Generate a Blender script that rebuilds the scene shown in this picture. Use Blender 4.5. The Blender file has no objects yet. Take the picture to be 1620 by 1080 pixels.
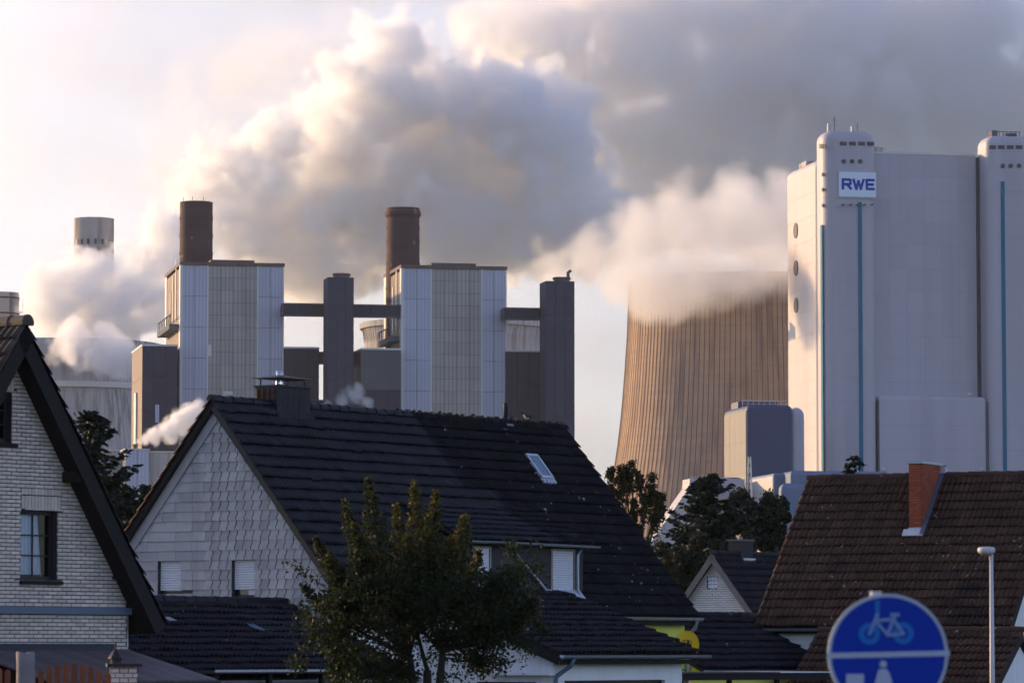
import bpy, bmesh, math, random
import numpy as np
from mathutils import Vector, Matrix
from mathutils.geometry import tessellate_polygon

# ------------------------------------------------------------------ camera
S = bpy.context.scene
COL = S.collection
F, CX, CY, HOR = 6500.0, 810.0, 540.0, 1030.0      # photograph: focal length, centre and horizon in its pixels
TH = math.atan((HOR - CY) / F)
CT, ST = math.cos(TH), math.sin(TH)
CAM = Vector((0, 0, 2.4))
cam = bpy.data.cameras.new('camera')
cam_o = bpy.data.objects.new('camera', cam)
COL.objects.link(cam_o)
cam_o.location = CAM
cam_o.rotation_euler = (math.pi / 2 + TH, 0, 0)
cam.sensor_width = 36.0
cam.lens = F / 1620 * 36
cam.clip_start = 0.5
cam.clip_end = 30000
cam.dof.use_dof = True
cam.dof.focus_distance = 210
cam.dof.aperture_fstop = 6.5
S.camera = cam_o

# ------------------------------------------------------------------ sky, sun, exposure
SUN_AZ, SUN_EL = math.radians(56), math.radians(11)
W = bpy.data.worlds.new('World')
S.world = W
W.use_nodes = True
wt = W.node_tree
sky = wt.nodes.new('ShaderNodeTexSky')
sky.sky_type = 'NISHITA'
sky.sun_disc = False
sky.sun_elevation = SUN_EL
sky.sun_rotation = -SUN_AZ
sky.air_density, sky.dust_density, sky.ozone_density = 1.0, 1.0, 5.0
hs = wt.nodes.new('ShaderNodeHueSaturation')
hs.inputs['Saturation'].default_value = 0.68
hs.inputs['Hue'].default_value = 0.516
wt.links.new(sky.outputs[0], hs.inputs['Color'])
wt.links.new(hs.outputs[0], wt.nodes['Background'].inputs[0])
wt.nodes['Background'].inputs[1].default_value = 0.14
sun = bpy.data.lights.new('sun', 'SUN')
sun.energy = 2.5
sun.angle = math.radians(0.6)
sun.color = (1.0, 0.62, 0.27)
sun_o = bpy.data.objects.new('sun', sun)
COL.objects.link(sun_o)
SUN_D = Vector((-math.sin(SUN_AZ) * math.cos(SUN_EL), math.cos(SUN_AZ) * math.cos(SUN_EL), math.sin(SUN_EL)))
sun_o.rotation_euler = SUN_D.to_track_quat('Z', 'Y').to_euler()
V = S.view_settings
V.view_transform = 'Standard'
V.look = 'None'
V.exposure = 1.15
V.gamma = 1
S.render.engine = 'CYCLES'
C = S.cycles
C.use_denoising = True
C.max_bounces = 16
C.diffuse_bounces = 3
C.volume_bounces = 9
C.volume_step_rate = 4.0
C.use_adaptive_sampling = True
C.adaptive_threshold = 0.035

# ------------------------------------------------------------------ pixels and frames
def ray(px, py):
    x, z = (px - CX) / F, (CY - py) / F
    return Vector((x, CT - z * ST, ST + z * CT))
def at(px, py, Y):
    r = ray(px, py)
    return CAM + r * (Y / r.y)
def proj(P):
    d = P - CAM
    D = d.y * CT + d.z * ST
    return CX + F * d.x / D, CY - F * (-d.y * ST + d.z * CT) / D
class Frame:
    """a local frame standing on the ground: x and y level, z up"""
    def __init__(s, px, Y, ang):
        p = at(px, HOR, Y)
        s.o = Vector((p.x, p.y, 0))
        s.a = ang
        s.ex = Vector((math.cos(ang), math.sin(ang), 0))
        s.ey = Vector((-math.sin(ang), math.cos(ang), 0))
    def w(s, x, y, z=0):
        return s.o + s.ex * x + s.ey * y + Vector((0, 0, z))
    def fx(s, px, y, z=0):                         # x where the line (., y, z) crosses the picture column px
        k = (px - CX) / F
        d = s.w(0, y, z) - CAM
        D0, ed = d.y * CT + d.z * ST, s.ex.y * CT
        return (d.x - k * D0) / (k * ed - s.ex.x)
    def fy(s, px, x, z=0):
        k = (px - CX) / F
        d = s.w(x, 0, z) - CAM
        D0, ed = d.y * CT + d.z * ST, s.ey.y * CT
        return (d.x - k * D0) / (k * ed - s.ey.x)
    def fz(s, py, x, y):
        k = (CY - py) / F
        d = s.w(x, y, 0) - CAM
        D0, U0 = d.y * CT + d.z * ST, -d.y * ST + d.z * CT
        return (k * D0 - U0) / (CT - k * ST)
    def hit(s, px, py, p, n):                      # local point where the picture ray meets a plane given locally
        P = s.w(*p)
        N = s.ex * n[0] + s.ey * n[1] + Vector((0, 0, n[2]))
        r = ray(px, py)
        q = CAM + r * ((P - CAM).dot(N) / r.dot(N)) - s.o
        return Vector((q.dot(s.ex), q.dot(s.ey), q.z))
    def root(s, name, label, cat, group=None, kind=None):
        o = bpy.data.objects.new(name, None)
        o.empty_display_size = 0.5
        COL.objects.link(o)
        o.location = s.o
        o.rotation_euler = (0, 0, s.a)
        tag(o, label, cat, group, kind)
        return o
def tag(o, label=None, cat=None, group=None, kind=None):
    for k, v in (('label', label), ('category', cat), ('group', group), ('kind', kind)):
        if v: o[k] = v
    return o

# ------------------------------------------------------------------ mesh building
def link(name, me, mat, parent=None, smooth=False):
    if mat is not None and not me.materials: me.materials.append(mat)
    o = bpy.data.objects.new(name, me)
    COL.objects.link(o)
    if parent is not None: o.parent = parent
    if smooth:
        for p in me.polygons: p.use_smooth = True
    return o
class MB:
    def __init__(s): s.v, s.f, s.r = [], [], []
    def poly(s, pts, r=None):
        n = len(s.v); s.v += [tuple(p) for p in pts]; s.f.append(list(range(n, n + len(pts)))); s.r.append(r)
    def add(s, vs, fs, r=None):
        n = len(s.v); s.v += [tuple(p) for p in vs]; s.f += [[i + n for i in f] for f in fs]; s.r += [r] * len(fs)
        return s
    def box(s, x0, x1, y0, y1, z0, z1, r=None):
        vs = [(x, y, z) for z in (z0, z1) for y in (y0, y1) for x in (x0, x1)]
        return s.add(vs, [(0, 2, 3, 1), (4, 5, 7, 6), (0, 1, 5, 4), (2, 6, 7, 3), (0, 4, 6, 2), (1, 3, 7, 5)], r)
    def obox(s, c, ax, ay, az):                    # box on three half-axis vectors
        c, ax, ay, az = map(Vector, (c, ax, ay, az))
        vs = [c + ax * i + ay * j + az * k for k in (-1, 1) for j in (-1, 1) for i in (-1, 1)]
        return s.add(vs, [(0, 2, 3, 1), (4, 5, 7, 6), (0, 1, 5, 4), (2, 6, 7, 3), (0, 4, 6, 2), (1, 3, 7, 5)])
    def prism(s, pts, d):                          # flat outline pushed along d
        d = Vector(d); n = len(pts)
        a = [Vector(p) for p in pts]; b = [p + d for p in a]
        fs = [list(range(n))[::-1], list(range(n, 2 * n))] + [(i, (i + 1) % n, n + (i + 1) % n, n + i) for i in range(n)]
        return s.add(a + b, fs)
    def tube(s, pts, r, n=8, cap=True):
        pts = [Vector(p) for p in pts]
        rs = r if isinstance(r, (list, tuple)) else [r] * len(pts)
        rings = []
        up = None
        for i, p in enumerate(pts):
            t = (pts[min(i + 1, len(pts) - 1)] - pts[max(i - 1, 0)]).normalized()
            a = t.orthogonal().normalized() if up is None else (up - t * up.dot(t)).normalized()
            up = a
            b = t.cross(a)
            rings.append([p + (a * math.cos(2 * math.pi * k / n) + b * math.sin(2 * math.pi * k / n)) * rs[i] for k in range(n)])
        fs = [(i * n + k, i * n + (k + 1) % n, (i + 1) * n + (k + 1) % n, (i + 1) * n + k) for i in range(len(pts) - 1) for k in range(n)]
        if cap: fs += [list(range(n))[::-1], [(len(pts) - 1) * n + k for k in range(n)]]
        return s.add([q for g in rings for q in g], fs)
    def lathe(s, prof, n=48, c=(0, 0), a0=0.0, a1=2 * math.pi):   # prof: (radius, z)
        full = abs(a1 - a0 - 2 * math.pi) < 1e-6
        m = n if full else n + 1
        vs = [(c[0] + r * math.cos(a0 + (a1 - a0) * k / n), c[1] + r * math.sin(a0 + (a1 - a0) * k / n), z) for r, z in prof for k in range(m)]
        fs = [(i * m + k, i * m + (k + 1) % m, (i + 1) * m + (k + 1) % m, (i + 1) * m + k) for i in range(len(prof) - 1) for k in range(n if not full else m)]
        return s.add(vs, fs)
    def mesh(s, name):
        me = bpy.data.meshes.new(name)
        me.from_pydata(s.v, [], s.f)
        if any(r is not None for r in s.r):
            at_ = me.attributes.new('rnd', 'FLOAT', 'FACE')
            at_.data.foreach_set('value', [0.0 if r is None else r for r in s.r])
        me.update()
        return me
    def build(s, name, mat, parent=None, smooth=False, kind=None, label=None):
        o = link(name, s.mesh(name), mat, parent, smooth)
        if kind: o['kind'] = kind
        if label: o['label'] = label
        return o
def part_box(name, mat, parent, *b, **k): return MB().box(*b).build(name, mat, parent, **k)
def bevel_box(name, mat, parent, x0, x1, y0, y1, z0, z1, rv=0.0, rt=0.0, seg=7, which=None):
    """box with rounded upright edges (rv) and rounded top edges (rt)"""
    bm = bmesh.new()
    vs = [bm.verts.new((x, y, z)) for z in (z0, z1) for y in (y0, y1) for x in (x0, x1)]
    for f in [(0, 2, 3, 1), (4, 5, 7, 6), (0, 1, 5, 4), (2, 6, 7, 3), (0, 4, 6, 2), (1, 3, 7, 5)]:
        bm.faces.new([vs[i] for i in f])
    if rv:
        es = [e for e in bm.edges if abs(e.verts[0].co.z - e.verts[1].co.z) > 1e-3]
        if which: es = [e for e in es if which(e.verts[0].co)]
        bmesh.ops.bevel(bm, geom=es, offset=rv, segments=seg, profile=0.5, affect='EDGES')
    if rt:
        es = [e for e in bm.edges if all(abs(v.co.z - z1) < 1e-3 for v in e.verts) and len(e.link_faces) == 2 and any(abs(f.normal.z) < .5 for f in e.link_faces)]
        bmesh.ops.bevel(bm, geom=es, offset=rt, segments=seg, profile=0.5, affect='EDGES')
    me = bpy.data.meshes.new(name)
    bm.normal_update(); bm.to_mesh(me); bm.free()
    return link(name, me, mat, parent)
def holed_wall(name, mat, parent, outline, holes, depth, conv):
    """flat wall with real openings; outline and holes in wall coordinates (a, z), conv(a, z, d) gives local xyz at depth d"""
    loops = [[Vector((a, z, 0)) for a, z in outline]] + [[Vector((a, z, 0)) for a, z in ((h[0], h[2]), (h[0], h[3]), (h[1], h[3]), (h[1], h[2]))] for h in holes]
    flat = [v for l in loops for v in l]
    mb = MB()
    tris = tessellate_polygon(loops)
    n = len(flat)
    mb.v = [conv(v.x, v.y, 0) for v in flat] + [conv(v.x, v.y, depth) for v in flat]
    for t in tris: mb.f += [list(t), [i + n for i in reversed(t)]]
    k = 0
    for l in loops:
        m = len(l)
        for i in range(m): mb.f.append([k + i, k + (i + 1) % m, n + k + (i + 1) % m, n + k + i])
        k += m
    mb.r = [None] * len(mb.f)
    return mb.build(name, mat, parent)
def clip(poly, a, b, c):                           # keep a*x + b*y <= c
    out = []
    for i in range(len(poly)):
        p, q = poly[i], poly[(i + 1) % len(poly)]
        dp, dq = a * p[0] + b * p[1] - c, a * q[0] + b * q[1] - c
        if dp <= 0: out.append(p)
        if dp * dq < 0:
            t = dp / (dp - dq); out.append((p[0] + (q[0] - p[0]) * t, p[1] + (q[1] - p[1]) * t))
    return out
def area(p): return 0.5 * abs(sum(p[i][0] * p[(i + 1) % len(p)][1] - p[(i + 1) % len(p)][0] * p[i][1] for i in range(len(p)))) if len(p) > 2 else 0

# ------------------------------------------------------------------ materials
def mat(name, col, rough=0.8, var=0.25, scale=2.0, bump=0.0, bscale=20.0, metal=0.0, spec=0.4, rnd=0.0, col2=None,
        spots=None, streak=None, ribs=None, stretch=None, trans=0.0, coat=0.0):
    """procedural surface: base colour with noise, per-piece variation, lichen spots, run-off streaks, fine ribs"""
    m = bpy.data.materials.new(name)
    m.use_nodes = True
    nt = m.node_tree; N = nt.nodes; L = nt.links
    b = N['Principled BSDF']
    b.inputs['Roughness'].default_value = rough
    b.inputs['Metallic'].default_value = metal
    b.inputs['Specular IOR Level'].default_value = spec
    if coat: b.inputs['Coat Weight'].default_value = coat
    geo = N.new('ShaderNodeNewGeometry')
    tc = N.new('ShaderNodeTexCoord')
    def noise(sc, det=4, src=None, rough_=0.55, vec=None):
        n = N.new('ShaderNodeTexNoise'); n.inputs['Scale'].default_value = sc; n.inputs['Detail'].default_value = det; n.inputs['Roughness'].default_value = rough_
        v = src or geo.outputs['Position']
        if vec:
            mp = N.new('ShaderNodeMapping'); mp.inputs['Scale'].default_value = vec; L.new(v, mp.inputs[0]); v = mp.outputs[0]
        L.new(v, n.inputs['Vector'])
        return n.outputs[0]
    def mth(op, a, b_=None, clampit=False):
        n = N.new('ShaderNodeMath'); n.operation = op; n.use_clamp = clampit
        for i, v in enumerate((a, b_)):
            if v is None: continue
            if isinstance(v, (int, float)): n.inputs[i].default_value = v
            else: L.new(v, n.inputs[i])
        return n.outputs[0]
    def mix(f, a, b_, typ='MIX'):
        n = N.new('ShaderNodeMix'); n.data_type = 'RGBA'; n.blend_type = typ
        if isinstance(f, (int, float)): n.inputs[0].default_value = f
        else: L.new(f, n.inputs[0])
        for i, v in ((6, a), (7, b_)):
            if isinstance(v, tuple): n.inputs[i].default_value = (*v[:3], 1)
            else: L.new(v, n.inputs[i])
        return n.outputs[2]
    def step(v, lo, hi):
        n = N.new('ShaderNodeMapRange'); n.interpolation_type = 'SMOOTHSTEP'
        n.inputs[1].default_value = lo; n.inputs[2].default_value = hi; L.new(v, n.inputs[0])
        return n.outputs[0]
    nv = noise(scale, 5, vec=stretch)
    c = mix(nv, tuple(x * (1 - var) for x in col), tuple(min(1, x * (1 + var)) for x in col))
    if rnd or col2:
        oi = N.new('ShaderNodeObjectInfo'); an = N.new('ShaderNodeAttribute'); an.attribute_name = 'rnd'
        r = mth('FRACT', mth('ADD', oi.outputs['Random'], an.outputs['Fac']))
        if col2: c = mix(step(r, 0.35, 1.0), c, col2)
        if rnd:
            k = mth('ADD', mth('MULTIPLY', r, 2 * rnd), 1 - rnd)
            cc = N.new('ShaderNodeCombineColor')
            for i in range(3): L.new(k, cc.inputs[i])
            c = mix(1.0, c, cc.outputs[0], 'MULTIPLY')
    for sp in (spots or []):                       # (scale, low, high, colour)
        k = step(noise(sp[0], 3), sp[1], sp[2])
        if len(sp) > 4: k = mth('MULTIPLY', k, step(noise(sp[4], 3), .46, .58))
        c = mix(k, c, sp[3])
    if streak:                                     # (scale, colour, amount)
        sv = step(noise(1.0, 4, vec=(streak[0], streak[0], streak[0] * 0.05)), 0.45, 0.7)
        c = mix(mth('MULTIPLY', sv, streak[2]), c, streak[1])
    h = None
    if ribs:                                       # (period m, depth, darkening) upright sheet ribs in the thing's own frame
        sx = N.new('ShaderNodeSeparateXYZ'); L.new(tc.outputs['Object'], sx.inputs[0])
        ph = mth('FRACT', mth('DIVIDE', mth('ADD', sx.outputs[0], sx.outputs[1]), ribs[0]))
        rr = mth('ABSOLUTE', mth('SUBTRACT', ph, 0.5))
        h = step(rr, 0.28, 0.42)
        c = mix(mth('MULTIPLY', h, ribs[2]), c, tuple(x * 0.45 for x in col))
    L.new(c, b.inputs['Base Color'])
    if bump:
        bp = N.new('ShaderNodeBump'); bp.inputs['Strength'].default_value = bump; bp.inputs['Distance'].default_value = 0.02
        L.new(noise(bscale, 4), bp.inputs['Height']); L.new(bp.outputs[0], b.inputs['Normal'])
    if trans:
        tr = N.new('ShaderNodeBsdfTranslucent'); L.new(c, tr.inputs['Color'])
        ms = N.new('ShaderNodeMixShader'); ms.inputs[0].default_value = trans
        L.new(b.outputs[0], ms.inputs[1]); L.new(tr.outputs[0], ms.inputs[2])
        L.new(ms.outputs[0], N['Material Output'].inputs['Surface'])
    return m
def leaf_mat(name, stops, trans=0.35, rough=0.6):
    m = bpy.data.materials.new(name)
    m.use_nodes = True
    nt = m.node_tree; N = nt.nodes; L = nt.links
    b = N['Principled BSDF']; b.inputs['Roughness'].default_value = rough; b.inputs['Specular IOR Level'].default_value = 0.25
    a = N.new('ShaderNodeAttribute'); a.attribute_name = 'rnd'
    cr = N.new('ShaderNodeValToRGB')
    e = cr.color_ramp.elements
    while len(e) < len(stops): e.new(0.5)
    for i, (p, c) in enumerate(stops): e[i].position = p; e[i].color = (*c, 1)
    L.new(a.outputs['Fac'], cr.inputs[0]); L.new(cr.outputs[0], b.inputs['Base Color'])
    tr = N.new('ShaderNodeBsdfTranslucent'); L.new(cr.outputs[0], tr.inputs['Color'])
    ms = N.new('ShaderNodeMixShader'); ms.inputs[0].default_value = trans
    L.new(b.outputs[0], ms.inputs[1]); L.new(tr.outputs[0], ms.inputs[2]); L.new(ms.outputs[0], N['Material Output'].inputs['Surface'])
    return m
LICHEN = (6.5, 0.675, 0.70, (0.42, 0.44, 0.43), 0.5)
m_tile_new = mat('glazed_dark_tile', (0.0105, 0.0108, 0.0165), 0.5, 0.35, 3, rnd=0.3, spec=0.2)
m_tile_old = mat('weathered_dark_tile', (0.011, 0.0095, 0.0135), 0.85, 0.45, 2.0, 0.4, 60, rnd=0.3, spec=0.15, spots=[LICHEN, (0.9, .5, .8, (0.012, 0.013, 0.012))])
m_tile_brown = mat('weathered_brown_tile', (0.10, 0.053, 0.037), 0.85, 0.45, 1.2, 0.4, 60, rnd=0.35, col2=(0.045, 0.027, 0.022), spec=0.15, spots=[LICHEN, (0.7, .52, .75, (0.03, 0.022, 0.02))])
m_tile_low = mat('dull_dark_tile', (0.014, 0.012, 0.018), 0.75, 0.4, 2.0, 0.3, 60, rnd=0.3, spec=0.2, spots=[(6.5, 0.70, 0.715, (0.4, 0.42, 0.42), 0.5)])
m_under = mat('roof_underlay', (0.018, 0.016, 0.016), 0.9)
m_darkwood = mat('dark_stained_timber', (0.010, 0.0075, 0.0075), 0.8, 0.4, 6, 0.3, 40)
m_shingle = mat('grey_fibre_cement_shingle', (0.385, 0.365, 0.37), 0.75, 0.16, 3, 0.15, 50, rnd=0.17, streak=(3, (0.2, 0.19, 0.2), 0.4))
m_brick_pale = mat('pale_sand_lime_brick', (0.60, 0.515, 0.44), 0.85, 0.15, 9, 0.4, 70, rnd=0.16)
m_mortar_dark = mat('dark_mortar', (0.05, 0.043, 0.042), 0.95, 0.2, 20)
m_brick_white = mat('white_glazed_brick', (0.60, 0.58, 0.56), 0.6, 0.08, 9, rnd=0.08)
m_mortar_grey = mat('grey_mortar', (0.07, 0.066, 0.07), 0.95, 0.2, 20)
m_brick_red = mat('orange_red_brick', (0.36, 0.085, 0.035), 0.85, 0.25, 9, 0.3, 70, rnd=0.2)
m_render_white = mat('white_render', (0.8, 0.8, 0.8), 0.9, 0.05, 1.0, 0.15, 90, streak=(2, (0.5, 0.49, 0.48), 0.25))
m_render_yellow = mat('lime_yellow_render', (0.76, 0.78, 0.15), 0.9, 0.06, 1.0, 0.15, 90)
m_zinc = mat('zinc_sheet', (0.34, 0.37, 0.42), 0.4, 0.25, 6, metal=0.7)
m_lead = mat('pale_lead_flashing', (0.5, 0.53, 0.58), 0.45, 0.25, 12, 0.5, 30, metal=0.4)
m_steel = mat('polished_flue_steel', (0.75, 0.74, 0.72), 0.16, 0.05, 8, metal=1.0)
m_blackmetal = mat('black_sheet_metal', (0.012, 0.012, 0.014), 0.6, 0.2, 8)
m_bluegrey = mat('blue_grey_band_sheet', (0.10, 0.135, 0.19), 0.5, 0.1, 5)
m_shutter = mat('white_roller_shutter', (0.66, 0.66, 0.70), 0.55, 0.04, 4)
m_frame_dark = mat('dark_brown_window_frame', (0.014, 0.012, 0.013), 0.5, 0.2, 10)
m_frame_white = mat('white_window_frame', (0.7, 0.7, 0.7), 0.4, 0.05, 10)
m_frame_tan = mat('tan_window_frame', (0.30, 0.25, 0.2), 0.5, 0.1, 10)
m_glass = mat('window_glass', (0.03, 0.04, 0.06), 0.06, 0.1, 1, spec=0.9)
m_glass_sky = mat('skylight_glass', (0.10, 0.16, 0.24), 0.08, 0.1, 1, spec=1.0)
m_curtain = mat('white_net_curtain', (0.75, 0.78, 0.88), 0.9, 0.1, 3)
m_slate = mat('dark_slate_cladding', (0.022, 0.02, 0.023), 0.7, 0.3, 4, rnd=0.2)
m_moss = mat('ridge_moss', (0.03, 0.04, 0.02), 0.95, 0.5, 9)

# ================================================================== the ground
gd = MB()
gd.poly([(-3000, -300, 0), (3000, -300, 0), (3000, 4000, 0), (-3000, 4000, 0)])
m_ground = mat('dry_grass_and_soil', (0.075, 0.08, 0.04), 0.95, 0.5, 0.4, 0.4, 6)
tag(gd.build('ground', m_ground), kind='structure')
rd = MB(); rd.poly([(-60, 14, .004), (60, 30, .004), (60, 37, .004), (-60, 21, .004)])
m_asphalt = mat('asphalt', (0.05, 0.05, 0.052), 0.9, 0.25, 8, 0.3, 60)
tag(rd.build('road', m_asphalt), kind='structure')

# ================================================================== power station
PA = math.radians(10.7)
m_clad_white = mat('pale_blue_white_cladding', (0.46, 0.46, 0.54), 0.55, 0.06, 0.05, ribs=(0.95, 1, 0.35), rnd=0.05)
m_clad_beige = mat('beige_grey_panel', (0.40, 0.36, 0.325), 0.7, 0.12, 0.12, ribs=(1.15, 1, 0.5), rnd=0.07, streak=(0.5, (0.26, 0.25, 0.22), 0.35))
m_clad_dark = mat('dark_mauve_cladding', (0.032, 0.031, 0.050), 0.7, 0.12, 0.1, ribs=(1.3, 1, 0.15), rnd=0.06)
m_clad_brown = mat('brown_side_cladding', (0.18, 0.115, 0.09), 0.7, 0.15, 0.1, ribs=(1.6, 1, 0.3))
m_coping = mat('rusty_roof_edge', (0.13, 0.09, 0.08), 0.8, 0.3, 0.3)
m_core = mat('dark_structure', (0.10, 0.10, 0.11), 0.9, 0.1, 0.1)
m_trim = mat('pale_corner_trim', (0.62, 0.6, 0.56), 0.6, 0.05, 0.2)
m_stack = mat('sooty_brick_stack', (0.08, 0.043, 0.040), 0.9, 0.3, 0.15, spots=[(0.25, .60, .66, (0.2, 0.14, 0.12), 0.3)], stretch=(0.2, 0.2, 2.0))
m_stack_pale = mat('stained_concrete_stack', (0.46, 0.40, 0.36), 0.9, 0.2, 0.08, streak=(0.25, (0.09, 0.065, 0.06), 0.9))
m_tower_pale = mat('pale_tower_concrete', (0.45, 0.42, 0.40), 0.9, 0.12, 0.06, streak=(0.7, (0.20, 0.185, 0.18), 0.8))
m_tower = mat('brown_tower_concrete', (0.43, 0.295, 0.20), 0.9, 0.22, 0.5, stretch=(0.08, 0.08, 1.3), streak=(0.30, (0.21, 0.145, 0.12), 0.75), spots=[])
m_rib = mat('tower_rib_concrete', (0.20, 0.13, 0.10), 0.9, 0.2, 0.1)
m_k = mat('light_grey_boiler_cladding', (0.43, 0.405, 0.445), 0.55, 0.07, 0.03, ribs=(1.0, 1, 0.07), rnd=0.04, streak=(0.16, (0.33, 0.31, 0.34), 0.4))
m_teal = mat('teal_glazing_strip', (0.0, 0.14, 0.24), 0.5, 0.1, 0.3, spec=0.1)
m_navy = mat('navy_cladding', (0.028, 0.045, 0.115), 0.55, 0.06, 0.05, ribs=(1.0, 1, 0.1))
m_disc = mat('grey_louvre_disc', (0.075, 0.07, 0.07), 0.7, 0.1, 0.5)
m_hole = mat('dark_porthole', (0.025, 0.035, 0.05), 0.3, 0.1, 0.5)
m_bluebox = mat('blue_grey_hall_cladding', (0.11, 0.17, 0.28), 0.6, 0.06, 0.05)
m_shaded_side = mat('shaded_side_cladding', (0.17, 0.155, 0.145), 0.6, 0.06, 0.05, ribs=(1.0, 1, 0.1))  # pale side wall of the navy block, its shade put into the colour
m_pale_hall = mat('pale_hall_cladding', (0.5, 0.49, 0.5), 0.6, 0.05, 0.05)
m_rwe_board = mat('pale_sign_board', (0.66, 0.75, 0.85), 0.5, 0.03, 0.3)
m_rwe_blue = mat('blue_sign_letters', (0.004, 0.04, 0.36), 0.6, 0.02, 1, spec=0.1)

def panel_grid(root, name, m, x0, x1, y, z0, z1, nx, nz, gap, th):
    """a face of separate sheet panels standing proud of the structure, facing -y"""
    pw, ph = (x1 - x0) / nx, (z1 - z0) / nz
    me = MB().box(gap / 2, pw - gap / 2, -th, 0, gap / 2, ph - gap / 2).mesh(name)
    for i in range(nx):
        for j in range(nz):
            o = link(name, me, m, root)
            o.location = (x0 + i * pw, y + random.uniform(-.02, .0), z0 + j * ph)
def panel_side(root, name, m, x, y0, y1, z0, z1, ny, nz, gap, th):
    pw, ph = (y1 - y0) / ny, (z1 - z0) / nz
    me = MB().box(-th, 0, gap / 2, pw - gap / 2, gap / 2, ph - gap / 2).mesh(name)
    for i in range(ny):
        for j in range(nz):
            o = link(name, me, m, root); o.location = (x, y0 + i * pw, z0 + j * ph)
random.seed(3)
def boiler_house(px, label, top, right, cuts, sidepx, Y, side_h):
    f = Frame(px[0], Y, PA)
    r = f.root('boiler_house', label, 'boiler house', 'older boiler houses of the power station')
    zt = f.fz(top, 0, 0)
    x1 = f.fx(right, 0, zt)
    D = f.fy(sidepx, 0, zt)
    part_box('core', m_core, r, 0.3, x1 - 0.3, 0.3, D - 0.3, 0, zt - 0.3)
    xa, xb = f.fx(cuts[0], 0, zt * .7), f.fx(cuts[1], 0, zt * .7)
    z0 = 6
    panel_grid(r, 'white_panel', m_clad_white, 0, xa, 0.3, z0, zt, 2, 12, 0.10, 0.35)
    panel_grid(r, 'beige_panel', m_clad_beige, xa, xb, 0.3, z0, zt, 4, 30, 0.07, 0.25)
    panel_grid(r, 'white_panel', m_clad_white, xb, x1, 0.3, z0, zt, 2, 12, 0.10, 0.35)
    for x in (xa, xb, x1): part_box('corner_trim', m_trim, r, x - .22, x + .22, -.25, .02, z0, zt)
    part_box('corner_trim', m_trim, r, -.3, 0.45, -.3, 2.2, z0, zt)
    part_box('corner_trim', m_trim, r, -.3, 0.25, D - 4, D, 0, zt)
    for k in range(7):
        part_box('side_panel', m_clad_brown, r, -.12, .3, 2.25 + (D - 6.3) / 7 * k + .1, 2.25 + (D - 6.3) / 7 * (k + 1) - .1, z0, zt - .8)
    part_box('roof_edge', m_coping, r, -.4, x1 + .4, -.45, D + .3, zt, zt + .9)
    part_box('roof_plant', m_coping, r, x1 * .3, x1 * .73, 3, D * .7, zt + .9, zt + 1.9)
    # lit window strips and a gallery on the side face
    zg = f.fz(side_h, 0, D * .5)
    for k, yy in enumerate((D * .25, D * .45, D * .62)):
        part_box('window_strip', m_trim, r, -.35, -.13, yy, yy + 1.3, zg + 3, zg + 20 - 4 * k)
    g = part_box('gallery', m_core, r, -3.0, -.15, 2.5, D - 5, zg, zg + 1.4)
    mb = MB()
    for k in range(8): mb.box(-2.9, -2.7, 2.6 + (D - 8) / 7 * k, 2.8 + (D - 8) / 7 * k, zg + 1.4, zg + 4)
    mb.box(-2.95, -2.65, 2.6, D - 5.2, zg + 3.8, zg + 4.05)
    mb.build('railing', m_core, r)
    return f, r, zt, x1, D
B1 = boiler_house((283,), 'tall blue and beige striped boiler house beneath the plain dark brick stack without a collar', 419, 448, (328, 407), 263, 1130, 528)
B2 = boiler_house((635,), 'tall blue and beige striped boiler house beneath the dark brick stack with a collar', 424, 800, (682, 762), 609, 1130, 545)
# pale patches of replaced sheet on the first one
f, r, zt, x1, D = B1
for (pa, pb, ya, yb) in ((328, 334, 545, 563), (352, 368, 618, 624), (352, 357, 620, 640)):
    part_box('replaced_sheet', m_trim, r, f.fx(pa, -.1, 70), f.fx(pb, -.1, 70), -.12, -.02, f.fz(yb, 5, 0), f.fz(ya, 5, 0))

def stack(name, label, pxc, Y, rpx, top, m, collar=0, marks=0, taper=0.02, bands=None, grp='smoke stacks of the power station'):
    f = Frame(pxc, Y, PA)
    r = f.root(name, label, 'smoke stack', grp)
    zt = f.fz(top, 0, 0)
    R = rpx * Y / F
    prof = []
    for k in range(41):
        z = zt * k / 40
        prof.append((R * (1 + taper * (zt - z) / 30), z))
    MB().lathe(prof, 48).build('shaft', m, r, smooth=True)
    MB().lathe([(R * .86, zt - 8), (R * .86, zt + .15), (R * 1.0, zt + .15), (R * 1.0, zt - .5)], 48).build('mouth', m_core, r, smooth=True)
    if collar:
        MB().lathe([(R, zt - 2.6), (R * 1.10, zt - 1.8), (R * 1.10, zt - .9), (R * 1.02, zt - .4), (R * 1.02, zt + .2), (R * .9, zt + .2)], 48).build('collar', m, r)
    for zb in (bands or []):
        MB().lathe([(R * 1.012 * (1 + taper * zb / 30), zt - zb), (R * 1.03 * (1 + taper * zb / 30), zt - zb), (R * 1.03 * (1 + taper * zb / 30), zt - zb - .7), (R * 1.012, zt - zb - .7)], 48).build('band', m_stack, r)
    for k in range(marks):
        a = -math.pi / 2 + (k - marks / 2) * 0.7
        MB().tube([(R * .97 * math.cos(a), R * .97 * math.sin(a), zt), (R * .97 * math.cos(a), R * .97 * math.sin(a), zt + 1.3)], .08, 5).build('lightning_rod', m_core, r)
    return f, r, zt, R
stack('smoke_stack', 'plain dark sooty brick stack without a collar above a striped boiler house', 306.5, 1152, 26, 321, m_stack, marks=3, bands=[4, 9, 14, 20])
f, r, zt, R = stack('smoke_stack', 'dark sooty brick stack with a projecting collar at its mouth', 636, 1152, 26.2, 331, m_stack, collar=1, taper=0.03, bands=[5, 9, 15, 22, 30])
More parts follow.
